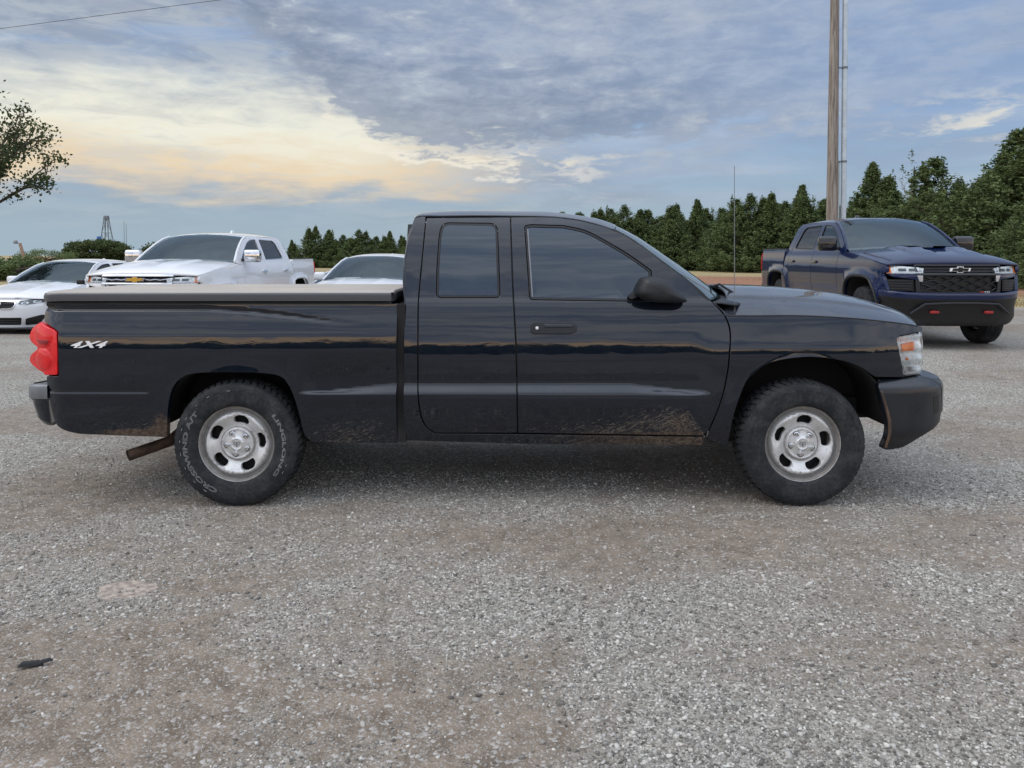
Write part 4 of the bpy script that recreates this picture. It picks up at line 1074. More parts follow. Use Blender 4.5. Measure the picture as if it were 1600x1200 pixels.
P_off = spline([(.40, .12), (.50, .06), (.60, .03), (.75, .012), (.95, .0), (1.10, .002), (1.20, .016), (1.30, .045), (1.36, .072), (1.40, .085), (1.60, .155), (1.78, .225), (1.84, .262), (1.88, .31), (1.92, .42)])
def modern_side(x, z):
    x = np.asarray(x, float); z = np.asarray(z, float); o = P_off(z)
    o = np.where(x < -1.53, np.where(z > 1.1, .03 * sm(z, 1.15, 1.40), o), o)
    for cx in (1.87, -1.87):
        r = np.maximum(np.abs(x - cx) * .98, np.abs(z - .42) * .95) * .6 + np.hypot(x - cx, z - .42) * .4
        o = o - .045 * (1 - sm(r, .52, .68)) * sm(z, .45, .7)
    o = o + .018 * np.exp(-((z - .72) / .07) ** 2) * sm(x, 1.2, .9) * sm(x, -1.3, -1.0)
    o = o + .17 * np.clip((x - 2.25) / .55, 0, 2) ** 2.4 + .5 * np.clip(-2.85 - x, 0, 1) ** 1.5
    return 1.02 - o
def modern_pickup(loc, heading, scale, body, sporty, label):
    """full-size crew-cab pickup, x forward"""
    root = empty('parked_pickup_truck', loc, heading, scale); root.scale = (scale, scale, scale * (1.06 if sporty else 1))
    tag(root, label, 'pickup truck', 'trucks and cars parked behind the black truck')
    fn = modern_side; bm_ = M['gloss_black'] if sporty else M['chrome']
    arch = lambda cx: crom([(cx + .57, .58), (cx + .52, .78), (cx + .40, .935), (cx + .22, .985), (cx, .995), (cx - .22, .985), (cx - .40, .935), (cx - .52, .78), (cx - .56, .56)], 4)
    fend = [(.985, .56), (.985, 1.31), (1.20, 1.335), (1.6, 1.30), (2.2, 1.225), (2.58, 1.155), (2.60, 1.06), (2.52, 1.03), (2.55, .98), (2.62, .78), (2.44, .70)] + arch(1.87)
    fdoor = [(.98, .56), (.98, 1.31), (1.20, 1.34)] + crom([(1.20, 1.345), (.95, 1.52), (.72, 1.66), (.50, 1.765), (.25, 1.825), (-.13, 1.85)], 4) + [(-.135, .56)]
    fwin = fillet([(-.05, 1.40), (-.04, 1.785), (.22, 1.768), (.42, 1.71), (.66, 1.575), (.90, 1.41)], [.03, .03, .05, .05, .05, .02])
    rdoor = [(-.14, .56), (-.135, 1.85), (-.95, 1.84), (-1.10, 1.80), (-1.30, 1.36), (-1.32, 1.05), (-1.32, .80), (-1.22, .56)]
    rwin = fillet([(-.22, 1.40), (-.21, 1.785), (-.90, 1.775), (-1.00, 1.73), (-1.15, 1.42)], [.03, .03, .05, .05, .04])
    csid = [(-1.225, .56), (-1.325, .80), (-1.325, 1.05), (-1.305, 1.36), (-1.105, 1.80), (-.95, 1.845), (-1.22, 1.84), (-1.36, 1.77), (-1.50, 1.42), (-1.535, 1.36), (-1.535, .56)]
    bedp = [(-1.55, .56), (-1.55, 1.395), (-2.96, 1.40), (-3.0, 1.30), (-3.01, .72), (-2.45, .64)] + arch(-1.87)[:]
    bedp = [(-1.55, .95), (-1.55, 1.395), (-2.96, 1.40), (-3.0, 1.30), (-3.01, .72), (-2.44, .62)] + arch(-1.87)[::-1][:-4] + []
    bedp = [(-1.55, 1.395), (-2.96, 1.40), (-3.0, 1.30), (-3.01, .72)] + [q for q in arch(-1.87)[::-1] if q[0] < -1.62] + [(-1.56, .955)]
    for ax, s in ((AX_R, -1), (AX_L, 1)):
        panel('front_fender', fend, fn, ax, body, root, t=.05, step=.06)
        fd = panel('front_door', fdoor, fn, ax, body, root, holes=[fwin], step=.06)
        rd = panel('rear_door', rdoor, fn, ax, body, root, holes=[rwin], step=.06)
        panel('cab_side', csid, fn, ax, body, root, step=.06)
        panel('bed_side', bedp, fn, ax, body, root, step=.06, t=.05)
        panel('rocker_panel', [(1.28, .50), (1.28, .56), (-1.28, .56), (-1.28, .50)], fn, ax, M['black_plastic'] if sporty else body, root, step=.08, t=.05)
        for w, dr in ((fwin, fd), (rwin, rd)):
            panel('window', w, shell_back(fn, .012), ax, M['side_tint'] if not (sporty and dr is fd) else M['sky_screen'], dr, step=.08, gap=-.004, r=.001, t=.004)
            rg = clean(w); o_ = [tuple(q) for q in rg + outward(rg)[0] * .016]
            panel('window_trim', o_, lambda x, z: fn(x, z) + .004, ax, M['trim'] if sporty else M['chrome'], dr, holes=[[tuple(q) for q in rg]], step=.06, gap=0, r=.002, t=.012)
        for hx, dr in ((.02, fd), (-1.10, rd)):
            zc = 1.18
            hp = fillet([(hx - .10, zc - .028), (hx + .10, zc - .02), (hx + .10, zc + .02), (hx - .10, zc + .02)], .018)
            panel('door_handle', hp, lambda x, z: fn(x, z) + .03, ax, M['gloss_black'] if sporty else M['chrome'], dr, step=.03, gap=0, r=.008, t=.03)
        panel('inner_panel', [(.95, .60), (.95, 1.28), (.45, 1.38), (-1.2, 1.38), (-1.5, 1.3), (-1.5, 1.0), (-1.25, .6)], shell_back(fn, .06), ax, M['dark'], root, step=.15)
        mirror_shell(fd, .88, .985, 1.47, s, M['gloss_black'] if sporty else M['chrome'], size=(.15, .30, .23))
        # arch lips and liners
        for cx in (1.87, -1.87):
            a_ = arch(cx)
            MB().tube([(x, s * (float(fn(x, z)) - .004), z) for x, z in a_], .022, 6).build('arch_moulding', M['black_plastic'] if sporty else body, root, smooth=True)
            G = [[(cx + (x - cx) * .99, s * y, min(z, .985)) for x, z in a_] for y in (.99, .75, .50)]
            grid_mesh('wheel_liner', G, M['dark'], root)
            car_wheel(root, (cx, s * .865, .42), s, .42, .275, .245, 6, M['dark_wheel'] if sporty else M['satin'])
        # tail lamp
        panel('tail_lamp', [(-3.012, .98), (-2.93, .98), (-2.90, 1.32), (-2.995, 1.32)], lambda x, z: fn(x, z) + .012, ax, M['red_lens'], root, step=.05, t=.10, gap=0)
        # headlamp with its amber corner
        def nose_f(y, z): return 2.80 - .26 * (np.abs(y) / .95) ** 3.6 - .07 * sm(z, 1.0, 1.25)
        hy = lambda a, b, c, d_: [(s * q[0], q[1]) for q in (a, b, c, d_)]
        hl = panel('headlamp', hy((.52, 1.035), (.935, 1.035), (.945, 1.155), (.50, 1.115)), lambda y, z: nose_f(y, z) + .004, AX_F, M['lamp_bowl'], root, step=.05, t=.06, gap=0)
        panel('lamp_lens', hy((.52, 1.035), (.935, 1.035), (.945, 1.155), (.50, 1.115)), lambda y, z: nose_f(y, z) + .014, AX_F, M['lens'], hl, step=.05, t=.01, gap=0)
        panel('daytime_lamp', hy((.54, 1.042), (.86, 1.042), (.86, 1.062), (.54, 1.062)), lambda y, z: nose_f(y, z) + .011, AX_F, M['led'], hl, step=.05, t=.02, gap=0)
        for a_ in (.60, .72):
            panel('projector', hy((a_, 1.068), (a_ + .09, 1.068), (a_ + .09, 1.105), (a_, 1.105)), lambda y, z: nose_f(y, z) + .008, AX_F, M['gloss_black'], hl, step=.05, t=.02, gap=0)
        panel('turn_signal', [(s * .885, 1.04), (s * .955, 1.045), (s * .96, 1.15), (s * .895, 1.145)], lambda y, z: nose_f(y, z) + .017, AX_F, M['amber'], hl, step=.03, t=.03, gap=0)
        # stacked lower vent, grey bracket, body-coloured bumper corner
        vt = panel('bumper_vent', hy((.64, .80), (.93, .80), (.945, .955), (.64, .955)), lambda y, z: nose_f(y, z) + .0, AX_F, M['trim'], root, step=.06, t=.05, gap=0)
        for k in range(4):
            zz = .82 + .036 * k
            panel('vent_slat', hy((.66, zz), (.92, zz), (.92, zz + .014), (.66, zz + .014)), lambda y, z: nose_f(y, z) + .012, AX_F, M['black_plastic'], vt, step=.06, t=.02, gap=0)
        panel('lamp_bracket', hy((.52, .93), (.565, .93), (.60, 1.03), (.52, 1.03)), lambda y, z: nose_f(y, z) + .012, AX_F, M['satin'], root, step=.05, t=.04, gap=0)
        panel('lamp_bracket', hy((.565, .955), (.86, .985), (.93, 1.03), (.60, 1.03)), lambda y, z: nose_f(y, z) + .010, AX_F, body, root, step=.05, t=.04, gap=0)
        if sporty:
            hk = MB().box((2.80, s * .385, .520), (.10, .035, .05)).box((2.85, s * .385, .520), (.03, .13, .036))
            hk.build('tow_hook', M['red_paint'], root, bevel=.01)
    # nose
    NF = lambda y, z: 2.80 - .26 * (np.abs(y) / .95) ** 3.6 - .07 * sm(z, 1.0, 1.25)
    panel('grille_backing', [(-.62, .74), (.62, .74), (.66, 1.16), (-.66, 1.16)], lambda y, z: NF(y, z) - .045, AX_F, M['trim'], root, step=.10, gap=0)
    fr = panel('grille_frame', fillet([(-.60, .745), (.60, .745), (.62, 1.165), (-.62, 1.165)], .03), lambda y, z: NF(y, z) + .006, AX_F, M['black_plastic'] if sporty else M['gloss_black'], root,
               holes=[fillet([(-.55, .79), (.55, .79), (.56, 1.02), (-.56, 1.02)], .04), fillet([(-.57, 1.045), (.57, 1.045), (.60, 1.14), (-.60, 1.14)], .02)], step=.06, gap=0, t=.06)
    for zz, hh in ((1.028, .030),) + (() if sporty else ((1.158, .034),)):
        panel('grille_bar', [(-.60, zz - hh / 2), (.60, zz - hh / 2), (.60, zz + hh / 2), (-.60, zz + hh / 2)], lambda y, z: NF(y, z) + .022, AX_F, bm_, root, step=.06, gap=0, r=.008, t=.04)
    for zz in (1.07, 1.11) if sporty else (1.09,):
        pts = [(-.56 + .08 * k, zz + (.006 if k % 2 else -.006) * (0 if sporty else 1)) for k in range(15)]
        MB().tube([(float(NF(y, z)) - .004, y, z) for y, z in pts], .009 if sporty else .013, 6).build('grille_slat', M['gloss_black'] if sporty else M['satin'], root, smooth=True)
    for k, zz in enumerate((.825, .875, .93, .985)):      # hex-like mesh
        pts = [(-.54 + .06 * j, zz + (.016 if (j // 2 + k) % 2 else -.016)) for j in range(19)]
        MB().tube([(float(NF(y, z)) - .012, y, z) for y, z in pts], .010, 5).build('grille_slat', M['black_plastic'] if sporty else M['satin'], root)
    if sporty:
        bowtie(root, 2.80, 1.092, .30, .085, (M['badge'], M['gloss_black']))
        me = text_data('grille_badge', 'Z71', M['badge'], .055, extrude=.004, shear=.3)
        o = link('grille_badge', me, root); o.location = (2.795, .38, .762); o.rotation_euler = (math.pi / 2, 0, math.pi / 2)
        o2 = MB().box((2.795, .31, .781), (.012, .05, .035)).build('grille_badge', M['red_paint'], root, bevel=.003)
    else:
        bowtie(root, 2.815, 1.095, .33, .10, (M['chrome'], M['gold']))
    def bs(q):
        zt, zb = q
        return [(-.20, zt), (-.02, zt), (0, zt - .02), (0, zt - .10), (-.03, zt - .14), (-.03, zb + .06), (-.06, zb), (-.20, zb)]
    bp = [(2.40, -1.005, .80, .44), (2.52, -.985, .80, .42), (2.66, -.90, .79, .38), (2.775, -.72, .775, .34), (2.85, -.45, .765, .33), (2.87, 0, .765, .33)]
    bump = sweep_bumper('front_bumper', bp, bs, M['trim'] if sporty else M['chrome'], root)
    sec = lambda q: [(-.06, q[0] + .012), (.004, q[0] + .006), (.008, q[0] - .01), (.008, q[0] - .065), (0, q[0] - .075)]
    sweep_bumper('bumper_cap', bp, sec, body if sporty else M['chrome'], bump)
    MB().tube([(2.80, -.70, .50), (2.852, -.52, .63), (2.875, -.2, .645), (2.875, .2, .645), (2.852, .52, .63), (2.80, .70, .50)], .018, 6).build('bumper_rib', M['black_plastic'] if sporty else M['black_plastic'], bump, smooth=True)
    MB().box((2.70, 0, .38), (.20, 1.3, .10)).build('skid_plate', M['dark'], bump, bevel=.03)
    # bonnet, roof, glass
    hs = []
    for xe, xm, zm in ((1.20, 1.42, 1.40), (1.5, 1.65, 1.395), (1.9, 2.0, 1.375), (2.25, 2.35, 1.335), (2.45, 2.60, 1.285), (2.55, 2.72, 1.235), (2.585, 2.755, 1.195), (2.585, 2.755, 1.165)):
        ze = float(np.interp(xe, [1.2, 1.6, 2.2, 2.585], [1.345, 1.305, 1.23, 1.165])) - (.02 if zm == 1.165 else 0)
        hs.append((xe, float(fn(xe, ze)) - .006, ze, xm, zm))
    def scoop(x, y):
        v = .022 * sm(np.abs(y), .52, .46) * sm(np.abs(y), .14, .20) * sm(x, 1.45, 1.55) * sm(x, 2.62, 2.3)
        if sporty: v = v + .020 * sm(np.abs(y), .45, .41) * sm(x, 1.62, 1.66) * sm(x, 2.12 + .10 * sm(np.abs(y), .16, .24), 2.06 + .10 * sm(np.abs(y), .16, .24))
        return v
    hood = crown('bonnet', hs, body, root, nt=72, p=3.0, px=2.6, extra=scoop)
    if sporty:
        G = [[(x, y, 1.39 - .06 * max(0, x - 1.7) ** 1.5 + .044 - .05 * abs(y) ** 3) for y in np.linspace(-.36, .36, 16)] for x in (1.70, 1.8, 1.95, 2.05)]
        grid_mesh('bonnet_insert', G, M['black_plastic'], hood)
    pl = [(.30, 1.825), (.50, 1.770), (.72, 1.665), (.95, 1.525), (1.19, 1.350)]
    crown('windscreen', [(x, float(fn(x, z)) - .035, z + .006, x + .13 + .09 * k / 4, z + .055 - .004 * k) for k, (x, z) in enumerate(pl)], M['sky_screen'], root, nt=36, p=2.6, px=2.0, thick=.006)
    for s in (-1, 1):
        MB().tube([(x + .01, s * (float(fn(x, z)) - .022), z + .012) for x, z in pl], .022, 8).build('windscreen_pillar', body, root, smooth=True)
    rf = [(x, float(fn(x, z)) - .004, z, x + dx, zc) for x, z, dx, zc in ((-1.36, 1.79, -.05, 1.84), (-1.25, 1.845, -.02, 1.885), (-.95, 1.853, 0, 1.915), (-.4, 1.856, 0, 1.925), (.0, 1.845, .03, 1.915), (.22, 1.832, .12, 1.892), (.31, 1.822, .14, 1.875))]
    ro = crown('roof', rf, body, root, nt=36, p=3.0)
    MB().box((-.55, -.02 if sporty else .12, 1.955), (.16, .045, .06), taper=.55).build('roof_aerial', M['gloss_black'] if sporty else body, ro, bevel=.012)
    bk = [(-1.36, 1.79), (-1.44, 1.60), (-1.52, 1.40), (-1.54, .9)]
    crown('cab_back', [(x, float(fn(x, z)) - .01, z, x - .05, z) for x, z in bk], body, root, nt=16, p=2, thick=.01)
    crown('rear_window', [(x - .035, .62, z, x - .06, z) for x, z in ((-1.385, 1.74), (-1.44, 1.60), (-1.50, 1.45))], M['side_tint'], root, nt=10, p=2, thick=.004)
    MB().box((-2.28, 0, .78), (1.40, 1.5, .16)).build('bed_floor', M['dark'], root)
    MB().box((-2.985, 0, 1.03), (.05, 1.84, .70)).build('tailgate', body, root, bevel=.02)
    MB().tube([(-1.58, s_, 1.40) for s_ in (-.93, .93)], .01, 4).build('bed_rail', M['trim'], root)
    for s in (-1, 1): MB().box((-2.27, s * .95, 1.402), (1.42, .07, .018)).build('bed_rail_cap', M['black_plastic'], root, bevel=.006)
    rb_ = [(-2.88, -.985, .72, .50), (-3.0, -.97, .72, .50), (-3.10, -.86, .71, .51), (-3.13, 0, .71, .51)]
    sweep_bumper('rear_bumper', rb_, bs, M['black_plastic'] if sporty else M['chrome'], root)
    MB().box((0, 0, .62), (2.5, 1.66, .22)).box((1.9, 0, .88), (1.3, .9, .40)).box((2.55, 0, .88), (.10, 1.5, .36)).build('floor_pan', M['dark'], root)
    for cx in (1.87, -1.87): MB().tube([(cx, -.76, .43), (cx, -.16, .43), (cx, .16, .43), (cx, .76, .43)], [.05, .09, .12, .05], 10).build('axle', M['dark'], root)
    # cabin
    MB().box((1.0, 0, 1.26), (.42, 1.50, .16)).build('dashboard', M['cabin'], root, bevel=.05)
    for s in (-1, 1):
        for xs in (.05, -.85):
            MB().box((xs + .2, s * .40, .92), (.52, .52, .18)).box((xs - .06, s * .40, 1.28), (.16, .50, .62), Matrix.Rotation(-.2, 3, 'Y')).box((xs - .14, s * .40, 1.66), (.09, .26, .16)).build('seat', M['seat'], root, bevel=.04)
    MB().tube([(.66 + .05 * math.sin(a), .38 + .19 * math.cos(a), 1.30 + .16 * math.sin(a)) for a in np.linspace(0, 6.283, 21)], .015, 6, cap=False).build('steering_wheel', M['cabin'], root)
    MB().box((.62, 0, 1.76), (.03, .24, .07)).build('rear_view_mirror', M['trim'], root, bevel=.012)
    if not sporty:
        for yy in (.42, -.50):
            MB().box((.585, yy, 1.755), (.004, .10, .05), Matrix.Rotation(.9, 3, 'Y')).build('windscreen_sticker', M['tape'], root)
    return root
modern_pickup((6.52, 14.0, .088), math.radians(-90.3), 1.015, M['blue'], True, 'dark blue crew cab pickup truck with a black grille and red tow hooks')
modern_pickup((-5.83, 15.10, -.012), math.radians(-94.2), 1.0, M['white'], False, 'white crew cab pickup truck with a chrome grille bar and gold emblem')

# ------------------------------------------------------------------ saloons
S_off = spline([(.15, .12), (.25, .05), (.38, .02), (.52, .0), (.64, .006), (.74, .010), (.82, .026), (.90, .058), (.95, .085), (1.0, .11), (1.15, .175), (1.30, .255), (1.36, .30), (1.40, .36), (1.44, .5)])
def saloon_side(x, z):
    x = np.asarray(x, float); z = np.asarray(z, float); o = S_off(z)
    for cx in (1.42, -1.43):
        o = o - .025 * (1 - sm(np.hypot(x - cx, z - .33), .36, .50))
    o = o + .008 * np.exp(-((z - .62) / .03) ** 2) * sm(np.abs(x), 1.3, .9)
    o = o + .34 * np.clip((x - 1.65) / .65, 0, 2) ** 2.2 + .30 * np.clip((-1.7 - x) / .70, 0, 2) ** 2.2
    return .915 - o
def saloon(loc, heading, scale, body, label, kidneys=True, tall=1.0):
    root = empty('parked_car', loc, heading, scale); root.scale = (scale, scale, scale * tall)
    tag(root, label, 'car', 'trucks and cars parked behind the black truck')
    fn = saloon_side
    arch = lambda cx: [(cx + .375 * math.cos(a), .335 + .385 * math.sin(a)) for a in np.linspace(-.3, math.pi + .3, 20)]
    NF = lambda y, z: 2.31 - .46 * (np.abs(y) / .86) ** 3.0 - .16 * sm(z, .55, .80) - .05 * sm(z, .36, .18)
    fend = [(.80, .22), (.80, .90), (.98, .935), (1.4, .865), (1.8, .775), (2.02, .71), (2.05, .64), (1.95, .60), (1.97, .22), (1.80, .20)] + arch(1.42)
    fdoor = [(.795, .22), (.795, .90), (.97, .94)] + crom([(.97, .945), (.66, 1.13), (.36, 1.285), (.14, 1.355), (-.22, 1.39)], 4) + [(-.225, .22)]
    fwin = fillet([(-.15, .985), (-.16, 1.335), (.10, 1.31), (.32, 1.235), (.72, 1.0)], [.03, .03, .05, .04, .02])
    rdoor = [(-.23, .22), (-.225, 1.39), (-.70, 1.385), (-.98, 1.33), (-1.22, 1.18), (-1.28, .95), (-1.12, .68), (-1.05, .40), (-1.03, .22)]
    rwin = fillet([(-.30, .985), (-.29, 1.335), (-.68, 1.335), (-.95, 1.275), (-1.16, 1.10), (-1.18, 1.0)], [.03, .03, .04, .04, .03, .02])
    quart = [(-1.235, 1.185), (-.985, 1.335), (-.70, 1.39), (-1.0, 1.38), (-1.25, 1.31), (-1.75, 1.09), (-2.25, 1.03), (-2.36, .95), (-2.36, .40), (-1.84, .26)] + arch(-1.43)[::-1][::-1][::-1] + [(-1.10, .68), (-1.29, .95)]
    quart = [(-1.285, .95), (-1.235, 1.185), (-.985, 1.335), (-.70, 1.39), (-1.0, 1.38), (-1.25, 1.31), (-1.75, 1.09), (-2.25, 1.03), (-2.36, .95), (-2.36, .40), (-1.86, .30)] + [q for q in arch(-1.43)[::-1] if q[0] < -1.15 and q[1] > .30] + [(-1.13, .66)]
    for ax, s in ((AX_R, -1), (AX_L, 1)):
        panel('front_fender', fend, fn, ax, body, root, step=.06, t=.04)
        fd = panel('front_door', fdoor, fn, ax, body, root, holes=[fwin], step=.06)
        rd = panel('rear_door', rdoor, fn, ax, body, root, holes=[rwin], step=.06)
        panel('quarter_panel', quart, fn, ax, body, root, step=.06, t=.04)
        for w, dr in ((fwin, fd), (rwin, rd)):
            panel('window', w, shell_back(fn, .010), ax, M['side_tint'], dr, step=.08, gap=-.004, r=.001, t=.004)
            rg = clean(w)
            panel('window_trim', [tuple(q) for q in rg + outward(rg)[0] * .014], lambda x, z: fn(x, z) + .003, ax, M['trim'], dr, holes=[[tuple(q) for q in rg]], step=.06, gap=0, r=.002, t=.012)
            hx = -.10 if dr is fd else -1.02
            panel('door_handle', fillet([(hx - .10, .80), (hx + .10, .80), (hx + .10, .835), (hx - .10, .835)], .012), lambda x, z: fn(x, z) + .028, ax, body, dr, step=.03, gap=0, r=.008, t=.03)
        panel('inner_panel', [(.75, .26), (.75, .88), (.3, .93), (-1.1, .93), (-1.2, .85), (-1.02, .26)], shell_back(fn, .06), ax, M['dark'], root, step=.15)
        mirror_shell(fd, .56, .90, 1.02, s, body, size=(.13, .22, .15))
        for cx in (1.42, -1.43):
            G = [[(x, s * y, z) for x, z in arch(cx)] for y in (.86, .68, .48)]
            grid_mesh('wheel_liner', G, M['dark'], root)
            car_wheel(root, (cx, s * .79, .335), s, .335, .235, .235, 10, M['satin'])
        hp = [(s * q[0], q[1]) for q in ((.37, .615), (.50, .60), (.82, .665), (.835, .735), (.62, .715), (.38, .675))]
        hl = panel('headlamp', hp, lambda y, z: NF(y, z) + .006, AX_F, M['gloss_black'], root, step=.04, t=.05, gap=0)
        for a_, b_ in ((.47, .635), (.63, .660)):
            c_ = [(s * (a_ + .058 * math.cos(q)), b_ + .028 * math.sin(q)) for q in np.linspace(0, 6.283, 14, endpoint=False)]
            panel('lamp_ring', c_, lambda y, z: NF(y, z) + .014, AX_F, M['led'], hl, step=.03, t=.02, gap=0)
            c_ = [(s * (a_ + .034 * math.cos(q)), b_ + .016 * math.sin(q)) for q in np.linspace(0, 6.283, 12, endpoint=False)]
            panel('projector', c_, lambda y, z: NF(y, z) + .018, AX_F, M['grey_trim'], hl, step=.03, t=.01, gap=0)
        panel('lamp_lens', hp, lambda y, z: NF(y, z) + .022, AX_F, M['lens'], hl, step=.05, t=.006, gap=0)
        if kidneys:
            kd = fillet([(s * .045, .52), (s * .30, .53), (s * .345, .60), (s * .32, .665), (s * .05, .68)], .035)
            kb = panel('grille_frame', kd, lambda y, z: NF(y, z) + .022, AX_F, M['chrome'], root, step=.03, t=.05, gap=0,
                       holes=[[tuple(q) for q in clean(kd) - outward(clean(kd))[0] * .014]])
            panel('grille_backing', kd, lambda y, z: NF(y, z) + .005, AX_F, M['trim'], kb, step=.05, gap=.004)
            for k in range(7):
                yy = .075 + .037 * k
                MB().box((float(NF(yy, .6)) + .008, s * yy, .60), (.02, .008, .125)).build('grille_slat', M['black_plastic'], kb)
        inl = fillet([(s * .47, .225), (s * .66, .235), (s * .76, .40), (s * .70, .41), (s * .50, .345)], .02)
        panel('corner_intake', inl, lambda y, z: NF(y, z) + .012, AX_F, M['trim'], root, step=.05, gap=0)
        panel('tail_lamp', [(s * .40, .84), (s * .82, .82), (s * .84, .92), (s * .42, .93)], lambda y, z: 2.40 - .30 * (np.abs(y) / .86) ** 3 + 0 * z, AX_B, M['red_lens'], root, step=.06, gap=0, t=.03)
    holes = [fillet([(-.40, .225), (.40, .225), (.44, .365), (-.44, .365)], .03)]
    if not kidneys: holes.append(fillet([(-.36, .50), (.36, .50), (.42, .66), (-.42, .66)], .05))
    fb_ = panel('front_bumper', fillet([(-.80, .18), (.80, .18), (.86, .45), (.84, .665), (.50, .70), (-.50, .70), (-.84, .665), (-.86, .45)], .03), NF, AX_F, body, root, step=.05, gap=0, t=.06, holes=holes)
    panel('intake_backing', [(-.5, .22), (.5, .22), (.5, .68), (-.5, .68)], lambda y, z: NF(y, z) - .05, AX_F, M['trim'], fb_, step=.1)
    for zz in (.275, .31):
        MB().tube([(float(NF(y, zz)) - .015, y, zz) for y in np.linspace(-.39, .39, 7)], .007, 5).build('intake_slat', M['black_plastic'], fb_)
    MB().box((2.15, 0, .165), (.35, 1.45, .03)).build('bumper_lip', M['black_plastic'], fb_, bevel=.01)
    panel('rear_bumper', [(-.84, .24), (.84, .24), (.86, .80), (.80, .98), (-.80, .98), (-.86, .80)], lambda y, z: 2.38 - .30 * (np.abs(y) / .86) ** 3 + 0 * z, AX_B, body, root, step=.08, gap=0, t=.05)
    hs = []
    for xe, xm, zm in ((.96, 1.10, 1.005), (1.2, 1.32, .985), (1.5, 1.62, .94), (1.78, 1.94, .87), (1.93, 2.10, .805), (2.0, 2.17, .745), (2.005, 2.175, .71)):
        ze = float(np.interp(xe, [.96, 1.4, 1.8, 2.005], [.945, .872, .785, .70]))
        hs.append((xe, float(fn(xe, ze)) - .004, ze, xm, zm))
    crease = lambda x, y: .010 * np.exp(-((np.abs(y) - .30 - .10 * (2.1 - x)) / .05) ** 2) * sm(x, .95, 1.2)
    crown('bonnet', hs, body, root, nt=48, p=2.6, px=2.4, extra=crease)
    pl = [(.16, 1.352), (.36, 1.290), (.66, 1.135), (.95, .955)]
    crown('windscreen', [(x, float(fn(x, z)) - .03, z + .004, x + .15 + .05 * k, z + .05 - .004 * k) for k, (x, z) in enumerate(pl)], M['sky_screen'], root, nt=32, p=2.6, px=2.0, thick=.005)
    for s in (-1, 1):
        MB().tube([(x + .008, s * (float(fn(x, z)) - .018), z + .010) for x, z in pl], .018, 8).build('windscreen_pillar', body, root, smooth=True)
    rf = [(x, float(fn(x, z)) - .004, z, x + dx, zc) for x, z, dx, zc in ((-1.22, 1.33, -.06, 1.365), (-.98, 1.378, -.02, 1.418), (-.6, 1.390, 0, 1.442), (-.2, 1.388, 0, 1.445), (.05, 1.374, .10, 1.43), (.17, 1.352, .16, 1.405))]
    ro = crown('roof', rf, body, root, nt=36, p=3.0)
    MB().box((-1.0, 0, 1.43), (.14, .04, .05), taper=.4).build('roof_aerial', body, ro, bevel=.01)
    crown('rear_window', [(x, float(fn(x, z)) - .03, z, x - dx, z + .03) for x, z, dx in ((-1.23, 1.322, .06), (-1.5, 1.205, .10), (-1.76, 1.085, .12))], M['sky_screen'], root, nt=20, p=2.4, thick=.005)
    crown('boot_lid', [(x, float(fn(x, 1.04)) - .006, z, x - dx, zc) for x, z, dx, zc in ((-1.77, 1.08, .12, 1.11), (-2.0, 1.06, .12, 1.095), (-2.24, 1.03, .12, 1.07), (-2.30, .97, .09, .99))], body, root, nt=24, p=2.4)
    MB().box((0, 0, .30), (3.6, 1.1, .16)).box((-.2, 0, .40), (2.0, 1.66, .20)).box((1.6, 0, .5), (.8, .8, .3)).build('floor_pan', M['dark'], root)
    for cx in (1.42, -1.43): MB().tube([(cx, -.72, .34), (cx, .72, .34)], .04, 8).build('axle', M['dark'], root)
    MB().box((.70, 0, .90), (.36, 1.35, .12)).build('dashboard', M['cabin'], root, bevel=.04)
    for s in (-1, 1):
        MB().box((.0, s * .36, .60), (.5, .48, .16)).box((-.26, s * .36, .90), (.14, .46, .56), Matrix.Rotation(-.25, 3, 'Y')).box((-.36, s * .36, 1.22), (.08, .25, .14)).build('seat', M['seat'], root, bevel=.04)
    MB().tube([(.42 + .05 * math.sin(a), .36 + .18 * math.cos(a), .92 + .15 * math.sin(a)) for a in np.linspace(0, 6.283, 21)], .014, 6, cap=False).build('steering_wheel', M['cabin'], root)
    MB().box((.38, 0, 1.30), (.03, .22, .06)).build('rear_view_mirror', M['trim'], root, bevel=.01)
    return root
saloon((-9.38, 16.55, -.055), math.radians(-94.5), 1.0, M['white'], 'white saloon car with twin rounded grilles parked beside the white pickup truck')
saloon((-2.70, 15.70, .0), math.radians(-95.5), 1.04, M['white2'], 'white car with a rounded roof half hidden by the black cab', kidneys=False)
saloon((-4.45, 21.4, .0), math.radians(-92), 1.0, M['white2'], 'low white car glimpsed between the white pickup and the rounded white car', kidneys=False, tall=.75)

# ------------------------------------------------------------------ trees
def leaf_cloud(name, P, Nrm, size, tone, mat, rng, aspect=.55):
    """two-triangle leaf sprays at points P facing roughly Nrm"""
    n = len(P); r = rng.normal(size=(n, 3)); a = np.cross(Nrm, r); a /= np.linalg.norm(a, axis=1)[:, None] + 1e-9
    b = np.cross(Nrm, a); b /= np.linalg.norm(b, axis=1)[:, None] + 1e-9
    s = size[:, None]; V = np.stack([P - a * s, P - b * s * aspect + Nrm * s * .12, P + a * s, P + b * s * aspect + Nrm * s * .12], 1)
    me = bpy.data.meshes.new(name); me.vertices.add(n * 4); me.vertices.foreach_set('co', V.reshape(-1).astype(np.float32))
    me.loops.add(n * 4); me.loops.foreach_set('vertex_index', np.arange(n * 4, dtype=np.int32))
    me.polygons.add(n); me.polygons.foreach_set('loop_start', (np.arange(n) * 4).astype(np.int32))
    me.update(calc_edges=True)
    at_ = me.attributes.new('tone', 'FLOAT', 'POINT'); at_.data.foreach_set('value', np.repeat(tone, 4).astype(np.float32))
    me.materials.append(mat); return me
